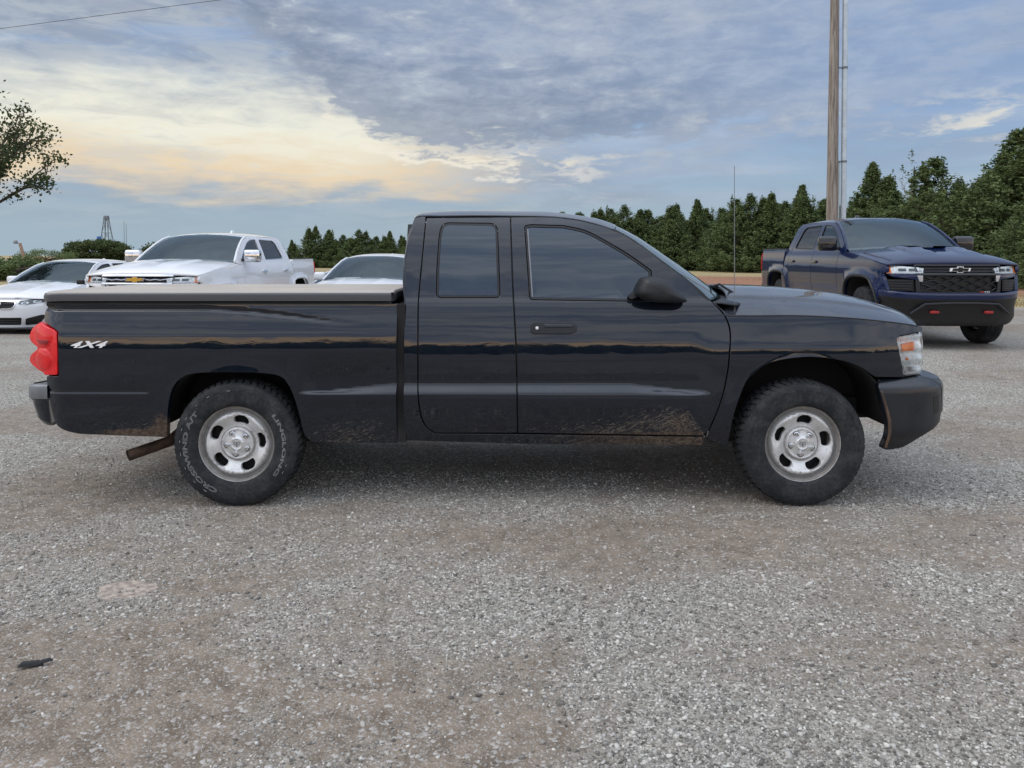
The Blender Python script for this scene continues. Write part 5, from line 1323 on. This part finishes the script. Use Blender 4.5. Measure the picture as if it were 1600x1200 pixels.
def cedar_data(seed, H=7.0, R=2.1, full=.8, mat='cedar', sprays=1350, per=48, spire=1):
    """upright juniper: upswept sprays round a leader, ragged outline, one or more spires"""
    rng = np.random.default_rng(seed); Ps, Ns, Ss, Ts = [], [], [], []
    heads = [(0, 0, 1.0)] + [(rng.normal(0, R * .33), rng.normal(0, R * .33), rng.uniform(.70, .97)) for _ in range(spire)]
    lob = rng.uniform(.65, 1.2, (12, 9))
    for i in range(sprays):
        hx, hy, hs = heads[rng.integers(len(heads))]
        t = rng.random() ** 1.15; z = H * hs * (.03 + .97 * t); az_ = rng.random() * 6.283
        rmax = R * (1 - t) ** (full + .35 * t) *  (.85 + .15 * min(1, t / .12)) * lob[int(az_ / 6.284 * 12), int(t * 8.99)] + .06
        rr = rmax * rng.uniform(.30, 1.0) ** .6
        c = np.array([hx * (1 - t * .2) + rr * math.cos(az_), hy * (1 - t * .2) + rr * math.sin(az_), z])
        out = np.array([math.cos(az_), math.sin(az_), rng.uniform(.5, 1.5) + 3.5 * max(0, t - .7) / .3]); out /= np.linalg.norm(out)
        L = rng.uniform(.28, .62) * (1.15 - .55 * t); k = int(per * rng.uniform(.6, 1.3) * (1 - .4 * t))
        u = rng.random(k) ** .8
        p = c + out * ((u - .35) * L * 1.5)[:, None] + rng.normal(0, 1, (k, 3)) * (.16 * (1.15 - u) * L + .04)[:, None]
        nn = out * .5 + rng.normal(0, .8, (k, 3)) + np.array([0, 0, .35]); nn /= np.linalg.norm(nn, axis=1)[:, None]
        Ps.append(p); Ns.append(nn); Ss.append(rng.uniform(.045, .10, k) * (1.1 - .3 * u))
        Ts.append(np.clip(rng.normal(.22 + .34 * rng.random(), .15, k) + .25 * u, 0, 1))
    P = np.concatenate(Ps); P[:, 2] = np.maximum(P[:, 2], .05)
    for q in range(46):      # fine leaders standing proud of the outline
        hx, hy, hs = heads[rng.integers(len(heads))]; t = rng.uniform(.45, 1.0) ** .7; a = rng.random() * 6.283; r_ = R * (1 - t) ** (full + .35 * t) * rng.uniform(.2, .9)
        b_ = np.array([hx + r_ * math.cos(a), hy + r_ * math.sin(a), H * hs * t]); k = 26; u = rng.random(k); L = rng.uniform(.35, .75)
        Ps.append(b_ + np.array([.12 * math.cos(a), .12 * math.sin(a), 1.0]) * (u * L)[:, None] + rng.normal(0, 1, (k, 3)) * (.075 * (1.1 - u))[:, None])
        nn = rng.normal(0, 1, (k, 3)); Ns.append(nn / np.linalg.norm(nn, axis=1)[:, None]); Ss.append(rng.uniform(.035, .07, k)); Ts.append(np.clip(rng.normal(.5, .2, k), 0, 1))
    P = np.concatenate(Ps); P[:, 2] = np.maximum(P[:, 2], .05)
    cr = leaf_cloud('crown', P, np.concatenate(Ns), np.concatenate(Ss), np.concatenate(Ts), M[mat], rng)
    S = MB()
    for hx, hy, hs in heads:
        S.tube([(0, 0, -.25), (hx * .4, hy * .4, H * hs * .3), (hx, hy, H * hs * .65), (hx, hy, H * hs * .97)], [.15, .11, .06, .012], 8)
    for i in range(26):
        t = rng.uniform(.05, .85); a = rng.random() * 6.283; l = R * (1 - t) * .8; z = H * t
        S.tube([(0, 0, z), (l * .5 * math.cos(a), l * .5 * math.sin(a), z + l * .2), (l * math.cos(a), l * math.sin(a), z + l * .55)], [.035, .022, .008], 5)
    return cr, S.data('trunk', M['bark'], smooth=True)
def round_tree_data(seed, H, RX, mat, clumps=130, per=90, leaf=(.06, .12), low=.12):
    rng = np.random.default_rng(seed); Ps, Ns, Ss, Ts = [], [], [], []
    for i in range(clumps):
        v = rng.normal(size=3); v /= np.linalg.norm(v); f = rng.uniform(.45, 1.0) ** .5
        c = np.array([v[0] * RX * f, v[1] * RX * f, H * (.5 + low / 2) + v[2] * H * (.5 - low / 2) * f])
        k = int(per * rng.uniform(.5, 1.4)); r = RX * rng.uniform(.13, .24)
        q = rng.normal(size=(k, 3)); q /= np.linalg.norm(q, axis=1)[:, None]
        p = c + q * (r * rng.random(k)[:, None] ** .4) * np.array([1, 1, .75])
        Ps.append(p); nn = q + rng.normal(0, .6, (k, 3)); Ns.append(nn / np.linalg.norm(nn, axis=1)[:, None])
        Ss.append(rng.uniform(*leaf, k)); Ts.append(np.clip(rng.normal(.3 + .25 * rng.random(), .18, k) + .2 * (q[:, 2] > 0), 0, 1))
    P = np.concatenate(Ps); P[:, 2] = np.maximum(P[:, 2], .05)
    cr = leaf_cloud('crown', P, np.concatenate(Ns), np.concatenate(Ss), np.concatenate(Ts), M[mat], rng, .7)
    S = MB().tube([(0, 0, -.25), (.05, 0, H * .25), (0, .1, H * .6)], [.22, .17, .07], 8)
    for i in range(14):
        a = rng.random() * 6.283; z = H * rng.uniform(.2, .5)
        S.tube([(0, 0, z), (RX * .4 * math.cos(a), RX * .4 * math.sin(a), z + H * .12), (RX * .75 * math.cos(a), RX * .75 * math.sin(a), z + H * .25)], [.09, .05, .015], 6)
    return cr, S.data('trunk', M['bark'], smooth=True)
def plant(name, data, x, y, sc, rz, label, cat, group=None, sz=None, z=None):
    o = empty(name, (x, y, (float(gz(x, y)) if z is None else z)), rz); o.scale = (sc, sc, sc * (sz or 1))
    link('crown', data[0], o); link('trunk', data[1], o); return tag(o, label, cat, group)
VAR = [cedar_data(11, 7, 2.2, .8, spire=1), cedar_data(12, 7, 2.5, .62, spire=3), cedar_data(13, 7, 2.0, .9, spire=2), cedar_data(14, 7, 2.9, .55, spire=4, sprays=1550), cedar_data(15, 7, 2.4, .7, mat='cedar_pale', spire=2)]
HV = [float(np.array([v.co.z for v in d[0].vertices]).max()) for d in VAR]
# (pixel x of the trunk, pixel y of the tip, distance, shape, label)
G1 = 'cedars along the field edge'
wood = [
 (905, 330, 74, 3, 'squat dark cedar showing just above the black cab roof'),
 (938, 323, 73, 2, 'cedar with twin tips above the top of the black windscreen'),
 (975, 318, 72, 1, 'broad ragged cedar behind the slope of the black windscreen'),
 (1012, 326, 74, 3, 'low bushy cedar in a dip of the treeline over the black door mirror'),
 (1050, 319, 70, 1, 'wide cedar behind the base of the black windscreen'),
 (1090, 310, 70, 0, 'pointed cedar over the cowl of the black truck'),
 (1128, 322, 67, 4, 'lighter green cedar beside the thin whip aerial'),
 (1172, 300, 62, 1, 'dense dark cedar between the aerial and the blue pickup bed'),
 (1206, 297, 61, 2, 'tall dark cedar behind the blue pickup tailgate'),
 (1253, 287, 60, 0, 'sharp pointed cedar left of the wooden pole behind the blue cab'),
 (1290, 308, 63, 3, 'rounded cedar directly behind the wooden pole'),
 (1333, 310, 60, 4, 'pale cedar close behind the metal conduit'),
 (1364, 251, 56, 0, 'tallest spire-topped cedar rising right of the conduit'),
 (1394, 277, 57, 2, 'narrow cedar at the shoulder of the tallest spire'),
 (1428, 303, 58, 3, 'bushy low cedar beneath the bare grey tree'),
 (1462, 300, 55, 1, 'broad cedar behind the blue pickup roof'),
 (1500, 276, 52, 1, 'many-tipped cedar above the blue bonnet'),
 (1536, 272, 50, 2, 'twin-tipped cedar next to the giant corner cedar'),
 (1596, 196, 40, 3, 'giant wide cedar towering at the corner of the field'),
 (1548, 262, 46, 1, 'bushy mid-green cedar leaning on the giant corner cedar'),
 (1572, 238, 43, 4, 'full rounded cedar just short of the giant corner cedar'),
 (1560, 290, 44, 4, 'light green bushy cedar at the foot of the giant corner cedar'),
 (1625, 300, 33, 3, 'low spreading cedar at the grass edge beside the blue pickup'),
 (1690, 240, 38, 1, 'broad cedar past the giant corner cedar'),
 (1770, 250, 38, 3, 'bushy cedar far along the grass edge'),
]
LG = 'cedars far behind the white vehicles'
wood2 = [
 (437, 378, 92, 2, 'short cedar peeping over the white pickup bed'), (456, 374, 90, 0, 'small pointed cedar over the white pickup bed'),
 (493, 351, 88, 2, 'tall pointed cedar behind the white pickup tailgate'), (517, 362, 88, 1, 'spiky cedar beside the tall pointed cedar'),
 (536, 366, 90, 3, 'middle cedar of the far clump, low and wide'), (561, 357, 86, 1, 'domed cedar above the rounded white roof'),
 (588, 368, 88, 3, 'spreading cedar over the middle of the rounded white roof'), (609, 360, 86, 0, 'thin tipped cedar over the rounded white roof'), (627, 366, 86, 2, 'cedar half cut off by the rear edge of the black cab'),
 (655, 360, 84, 1, 'cedar hidden behind the rear of the black cab'), (690, 352, 84, 3, 'cedar hidden behind the rear window of the black cab'), (740, 350, 82, 1, 'cedar hidden behind the black rear door'),
 (800, 345, 80, 2, 'cedar hidden behind the black door pillar'), (860, 340, 78, 3, 'cedar hidden behind the black front window'),
]
rng0 = np.random.default_rng(3)
for i, (px, py, Y, k, lab) in enumerate(wood + wood2):
    p_ = at(px, py, Y); h = p_.z - float(gz(p_.x, Y)); s_ = h / HV[k]
    w_ = 1.6 if k else 1.35
    o = plant('cedar_tree', VAR[k], p_.x, Y, s_ * w_, (i * 2.4) % 6.28, lab, 'tree', G1 if i < len(wood) else LG, 1 / w_)
for i in range(26):      # second row that closes the gaps
    px = 885 + 28 * i + rng0.uniform(-8, 8); py = np.interp(px, [880, 1000, 1180, 1300, 1450, 1600], [338, 334, 322, 318, 314, 296]) + rng0.uniform(-14, 12)
    Y = np.interp(px, [880, 1250, 1600], [80, 68, 56]) + rng0.uniform(-2, 3); k = int(rng0.integers(5)); p_ = at(px, py, Y); s_ = p_.z / HV[k]
    plant('cedar_tree', VAR[k], p_.x, Y, s_ * 1.7, rng0.random() * 6.28, 'dark cedar filling a gap in the second row of the field-edge treeline', 'tree', 'second row of cedars', 1 / 1.7)
# left-hand distance
far = [(2, 402, 46, 2.6, 'cedar', 'dark bushy tree at the field edge left of the lamp pole'), (24, 408, 44, 1.9, 'cedar', 'low green bush below the lamp pole'),
       (72, 391, 105, 3.6, 'cedar_pale', 'small light green tree between the lamp pole and the round tree'), (50, 407, 52, 1.3, 'cedar_brown', 'rusty brown bush at the foot of the lamp pole')]
for i, (px, py, Y, w, mt, lab) in enumerate(far):
    p_ = at(px, py, Y); h = p_.z
    d_ = round_tree_data(40 + i, max(h, 1.2), w, mt, 80, 80, (.05, .10), .0)
    plant('bush', d_, p_.x, Y, 1, i, lab, 'tree' if i != 3 else 'bush', z=0)
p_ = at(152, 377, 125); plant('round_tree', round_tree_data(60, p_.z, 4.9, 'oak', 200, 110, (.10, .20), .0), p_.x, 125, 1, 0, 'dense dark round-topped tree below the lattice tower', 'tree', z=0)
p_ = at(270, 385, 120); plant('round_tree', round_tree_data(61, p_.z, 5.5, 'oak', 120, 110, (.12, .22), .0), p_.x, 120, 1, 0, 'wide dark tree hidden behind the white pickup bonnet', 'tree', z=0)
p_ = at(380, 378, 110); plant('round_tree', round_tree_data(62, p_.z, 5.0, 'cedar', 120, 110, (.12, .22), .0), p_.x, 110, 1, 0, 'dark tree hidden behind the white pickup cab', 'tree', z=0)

# bare grey tree in the treeline
def branch(S, p, d_, L, r, depth, rng, tips, spread=.5, droop=0.0):
    q = p + d_ * L * .5 + Vector(rng.normal(0, L * .05, 3)); e = p + d_ * L + Vector(rng.normal(0, L * .07, 3)) - Vector((0, 0, droop * L))
    S.tube([p, q, e], [r, r * .82, r * .62], 6 if depth > 1 else 4)
    if depth == 0: tips.append((e, d_)); return
    if depth <= 2: tips.append((q, d_))
    for k in range(rng.integers(2, 4)):
        v = (d_ + Vector(rng.normal(0, spread, 3)) + Vector((0, 0, .12))).normalized()
        branch(S, e if k < 2 else q, v, L * rng.uniform(.62, .85), r * .62, depth - 1, rng, tips, spread, droop)
rng_ = np.random.default_rng(5); S = MB(); tips = []
b0 = at(1442, 400, 64)
branch(S, Vector((0, 0, 0)), Vector((0, 0, 1)), 2.5, .12, 5, rng_, tips, .38)
S.v[:] = [v for v in S.v]; bt = S.build('bare_tree', M['bare_twig'], smooth=True); bt.location = (b0.x, 64, .1)
hb_ = max(v.co.z for v in bt.data.vertices); bt.scale = (1.0,) * 2 + (( at(1442, 272, 64).z) / hb_,)
tag(bt, 'leafless grey tree standing among the cedars', 'tree', G1)

# broad-leaved tree reaching in at the left edge
rng_ = np.random.default_rng(21); S = MB(); tips = []
tb = at(-135, 420, 19.0)
S.tube([(0, 0, -.3), (.05, 0, 1.0), (.0, .05, 1.9)], [.22, .17, .15], 12)
for a, e, L in ((.1, .75, 1.15), (1.3, .9, 1.2), (2.5, .8, 1.15), (3.6, .95, 1.2), (4.7, .8, 1.2), (-.5, .42, 1.0), (.3, .34, 1.0), (0, 1.35, 1.4), (5.6, .5, 1.1)):
    branch(S, Vector((0, 0, 1.9)), Vector((math.cos(a) * math.cos(e), math.sin(a) * math.cos(e), math.sin(e))), L, .075, 4, rng_, tips, .42, .06)
Pl, Nl, Sl, Tl = [], [], [], []
for e_, d_ in tips:
    if rng_.random() < .12: continue
    k = rng_.integers(22, 48); c_ = np.array(e_) + rng_.normal(0, .04, 3); tn = rng_.uniform(.1, .5)
    Pl.append(c_ + rng_.normal(0, .13, (k, 3)) * np.array([1, 1, .75])); nn = rng_.normal(0, 1, (k, 3)); Nl.append(nn / np.linalg.norm(nn, axis=1)[:, None])
    Sl.append(rng_.uniform(.028, .052, k)); Tl.append(np.clip(rng_.normal(tn, .16, k), 0, 1))
lt = empty('leafy_tree', (tb.x, 19.0, 0)); tag(lt, 'open-branched leafy tree reaching over the white saloon', 'tree')
S.build('trunk', M['bark'], lt, smooth=True)
link('crown', leaf_cloud('crown', np.concatenate(Pl), np.concatenate(Nl), np.concatenate(Sl), np.concatenate(Tl), M['oak'], rng_, .62), lt)
top_ = max(float(q[:, 2].max()) for q in Pl); k_ = at(0, 40, 19.0).z / top_; lt.scale = (k_ * 1.0,) * 3

# woods and roofs behind the viewer, mirrored in the paintwork
rng_ = np.random.default_rng(90); Pw, Nw, Sw, Tw = [], [], [], []
for i in range(150):
    a = rng_.uniform(-1.25, 1.25); Y = -rng_.uniform(34, 48); x = math.tan(a) * 40; H_ = rng_.uniform(2.2, 3.6) * (1.5 if rng_.random() < .12 else 1); R_ = rng_.uniform(2.0, 3.4)
    k = 260; q = rng_.normal(size=(k, 3)); q /= np.linalg.norm(q, axis=1)[:, None]; q[:, 2] = np.abs(q[:, 2])
    Pw.append(np.array([x, Y, 0]) + q * np.array([R_, R_, H_]) * rng_.uniform(.5, 1.0, (k, 1))); Nw.append(q); Sw.append(rng_.uniform(.25, .5, k)); Tw.append(rng_.random(k) * .6)
wd = link('far_wood', leaf_cloud('far_wood', np.concatenate(Pw), np.concatenate(Nw), np.concatenate(Sw), np.concatenate(Tw), M['cedar'], rng_, .8))
tag(wd, 'distant dark belt of trees mirrored in the black doors', 'wood', kind='stuff')

Pw, Nw, Sw, Tw = [], [], [], []
for i in range(110):
    a = math.radians(rng_.uniform(-88, -37)); D_ = rng_.uniform(150, 185); H_ = rng_.uniform(3.0, 5.5); R_ = rng_.uniform(4, 7); k = 200
    q = rng_.normal(size=(k, 3)); q /= np.linalg.norm(q, axis=1)[:, None]; q[:, 2] = np.abs(q[:, 2])
    Pw.append(np.array([math.sin(a) * D_, math.cos(a) * D_, 0]) + q * np.array([R_, R_, H_]) * rng_.uniform(.5, 1.0, (k, 1))); Nw.append(q); Sw.append(rng_.uniform(.35, .7, k)); Tw.append(rng_.random(k) * .7)
wd2 = link('far_wood', leaf_cloud('far_wood', np.concatenate(Pw), np.concatenate(Nw), np.concatenate(Sw), np.concatenate(Tw), M['cedar'], rng_, .8))
tag(wd2, 'distant green wood closing the fields beyond the leafy tree', 'wood', kind='stuff')
# dry grass at the field edge
rng_ = np.random.default_rng(17); n = 26000
y = 19.2 + rng_.random(n) ** 1.6 * 26; x = rng_.uniform(3.5, 34, n) * (y / 30 + .35); y = y + x * .10
clp = vnoise(x, y, .45, 8, 3); keep = (clp > .42) & (~((y > 26) & (y < 47) & (clp < .6))); x, y = x[keep], y[keep]; n = len(x)
hgt = rng_.uniform(.05, .20, n); nn = np.stack([rng_.normal(0, 1, n), rng_.normal(0, 1, n), rng_.normal(0, .15, n)], 1); nn /= np.linalg.norm(nn, axis=1)[:, None]
b = np.stack([rng_.normal(0, .35, n), rng_.normal(0, .35, n), np.ones(n)], 1); sd = np.cross(b, nn); sd /= np.linalg.norm(sd, axis=1)[:, None]
base = np.stack([x, y, gz(x, y) - .01], 1); V = np.stack([base - sd * .012, base + sd * .012, base + b * hgt[:, None]], 1)
me = bpy.data.meshes.new('dry_grass'); me.from_pydata(V.reshape(-1, 3).tolist(), [], np.arange(n * 3).reshape(-1, 3).tolist())
at_ = me.attributes.new('tone', 'FLOAT', 'POINT'); at_.data.foreach_set('value', np.repeat(rng_.random(n), 3).astype(np.float32)); me.materials.append(M['grass'])
tag(link('dry_grass', me), 'straw-coloured dry grass along the edge of the lot', 'grass', kind='stuff')

# ------------------------------------------------------------------ poles, tower, cable, roof
pb = at(1300, 340, 20.0); pt = at(1306, -126, 20.0)
gp = float(gz(pb.x, 20)); bx0 = pb.x - (pt.x - pb.x) * (pb.z - gp) / (pt.z - pb.z)
up_ = lambda z: Vector((bx0 + (pt.x - bx0) * (z - gp) / (pt.z - gp), 20.0, z))
pole = empty('utility_pole', (bx0, 20, gp))
tag(pole, 'weathered wooden utility pole rising behind the blue pickup truck', 'utility pole')
def rel(v, o): return tuple(Vector(v) - o.location)
zs = np.linspace(gp - .4, pt.z + .25, 14)
MB().tube([rel(up_(z), pole) for z in zs], [.165 - .0055 * k for k in range(14)], 18).build('shaft', M['pole'], pole, smooth=True)
cx = bx0 + .335
conduit = empty('metal_mast', (cx, 19.97, gp))
tag(conduit, 'galvanised steel pipe mast strapped to the wooden utility pole', 'mast')
ct = at(1321, 0, 19.97); cb = at(1317.5, 340, 19.97); lean = (ct.x - cb.x) / (ct.z - cb.z)
cpos = lambda z: (cb.x + (z - cb.z) * lean - cx, 0, z - gp)
MB().tube([cpos(gp - .3), cpos(4.0), cpos(6.0), cpos(9.6)], .068, 16).build('pipe', M['galv'], conduit, smooth=True)
MB().tube([(cpos(z)[0] - .12, .03, cpos(z)[2]) for z in (gp - .3, at(1310, 252, 20).z)], .032, 10).build('cable_guard', M['galv'], conduit, smooth=True)
for py in (105, 252):
    z = at(1310, py, 19.9).z; c0 = cpos(z); pc = up_(z)
    S = MB().tube([(pc.x - cx + .10, -.02, z - gp), (c0[0] + .02, -.02, z - gp)], .018, 8)
    S.lathe([(.070, -.025), (.076, -.025), (.076, .025), (.070, .025)], 20, (c0[0], 0, z - gp), axis='z', closed=True)
    S.build('clamp', M['lattice'], conduit)
# cable from the pole top to the next pole, out of view on the left
A = up_(pt.z); Bp = at(-560, 118, 26.0); pts = []
q0 = at(0, 55, 22.0)
for k in range(41):
    t = k / 40; v = A.lerp(Bp, t); sag = .35 * 4 * t * (1 - t); pts.append(v - Vector((0, 0, sag * .0)))
tag(MB().tube(pts, .007, 6).build('overhead_cable', M['wire']), 'thin black overhead cable crossing the sky', 'cable')
MB_ = MB().tube([(Bp.x, 26, -.3), (Bp.x, 26, Bp.z + .3)], [.16, .11], 14).build('utility_pole', M['pole'], smooth=True)
tag(MB_, 'wooden utility pole carrying the far end of the overhead cable', 'utility pole')
# lamp pole, leaning
l0, l1 = at(44, 420, 60), at(31, 380, 60)
lp = empty('lamp_pole', (l0.x, 60, 0)); tag(lp, 'leaning wooden pole with a floodlight beyond the white saloon', 'lamp pole')
dxl = (l1.x - l0.x) / (l1.z - l0.z)
MB().tube([(-dxl * l0.z, 0, -.3), (l1.x - l0.x, 0, l1.z)], [.15, .11], 10).build('shaft', plain('reddish_pole', (.30, .20, .15), .9, var=.3, scale=6), lp, smooth=True)
MB().tube([(l1.x - l0.x, 0, l1.z - .12), (l1.x - l0.x - .28, 0, l1.z + .12)], .03, 6).build('arm', M['lattice'], lp)
MB().lathe([(.0001, .12), (.11, .12), (.17, -.04), (.13, -.14), (.0001, -.14)], 12, (l1.x - l0.x - .33, 0, l1.z + .10), axis='z').build('lamp_head', M['grey_trim'], lp, smooth=True)
# lattice tower with a head
tb_ = at(165, 395, 150); tt = at(165.5, 341, 150); W0, W1 = 1.35, .28
tw = empty('lattice_tower', (tb_.x + .3, 150, 0)); tag(tw, 'steel lattice tower with a boxy head above the round tree', 'tower')
Ht = tt.z
legs = [(sx * W0, sy * W0) for sx in (-1, 1) for sy in (-1, 1)]
for sx in (-1, 1):
    for sy in (-1, 1): MB().tube([(sx * W0, sy * W0, -.3), (sx * W1, sy * W1, Ht)], .085, 6).build('leg', M['lattice'], tw)
for k in range(3):
    z0, z1 = Ht * k / 3, Ht * (k + 1) / 3; w0 = W0 + (W1 - W0) * k / 3; w1 = W0 + (W1 - W0) * (k + 1) / 3
    S = MB()
    for a_, b_ in (((-1, -1), (1, -1)), ((1, -1), (1, 1)), ((1, 1), (-1, 1)), ((-1, 1), (-1, -1))):
        S.tube([(a_[0] * w0, a_[1] * w0, z0), (b_[0] * w1, b_[1] * w1, z1)], .04, 5); S.tube([(a_[0] * w1, a_[1] * w1, z1), (b_[0] * w1, b_[1] * w1, z1)], .04, 5)
    S.build('bracing', M['lattice'], tw)
MB().box((0, 0, Ht + .12), (.95, .8, .75), taper=.8).build('head', M['lattice'], tw, bevel=.06)
MB().lathe([(.0001, -.45), (.42, -.45), (.46, 0), (.42, .4), (.0001, .48)], 14, (-1.05, -.8, at(157, 373, 150).z), axis='z').build('blue_drum', M['blue_tank'], tw, smooth=True)
MB().tube([(-1.05, -.8, 0), (-1.05, -.8, at(157, 376, 150).z)], .06, 6).build('drum_post', M['lattice'], tw)
for px, py in ((193.5, 345), (197, 349)):
    a_ = at(px, py, 140); m_ = MB().tube([(a_.x, 140, 0), (a_.x, 140, a_.z)], [.06, .03], 6).build('radio_mast', M['lattice'])
    tag(m_, 'taller hair-thin radio mast beside the lattice tower' if py == 345 else 'shorter hair-thin radio mast just past the taller one', 'mast', 'radio masts by the tower')
r0, r1 = at(36, 408, 170), at(66, 402, 170)
bl = empty('shed', ((r0.x + r1.x) / 2, 170, 0)); tag(bl, 'pale grey sheet-metal shed roof far behind the lamp pole', 'shed')
wdt = r1.x - r0.x + 3; hh = r0.z + .25
MB().box((0, 0, hh * .4), (wdt, 8, hh * .8)).build('wall', M['building'], bl)
S = MB(); S.add([(-wdt / 2 - .3, -4.4, hh * .8), (wdt / 2 + .3, -4.4, hh * .8), (wdt / 2 + .3, 4.4, hh * .8), (-wdt / 2 - .3, 4.4, hh * .8), (-wdt / 2 - .3, 0, hh * 1.22), (wdt / 2 + .3, 0, hh * 1.22)],
      [(0, 1, 5, 4), (2, 3, 4, 5), (0, 4, 3), (1, 2, 5), (0, 3, 2, 1)])
S.build('roof', M['building'], bl)
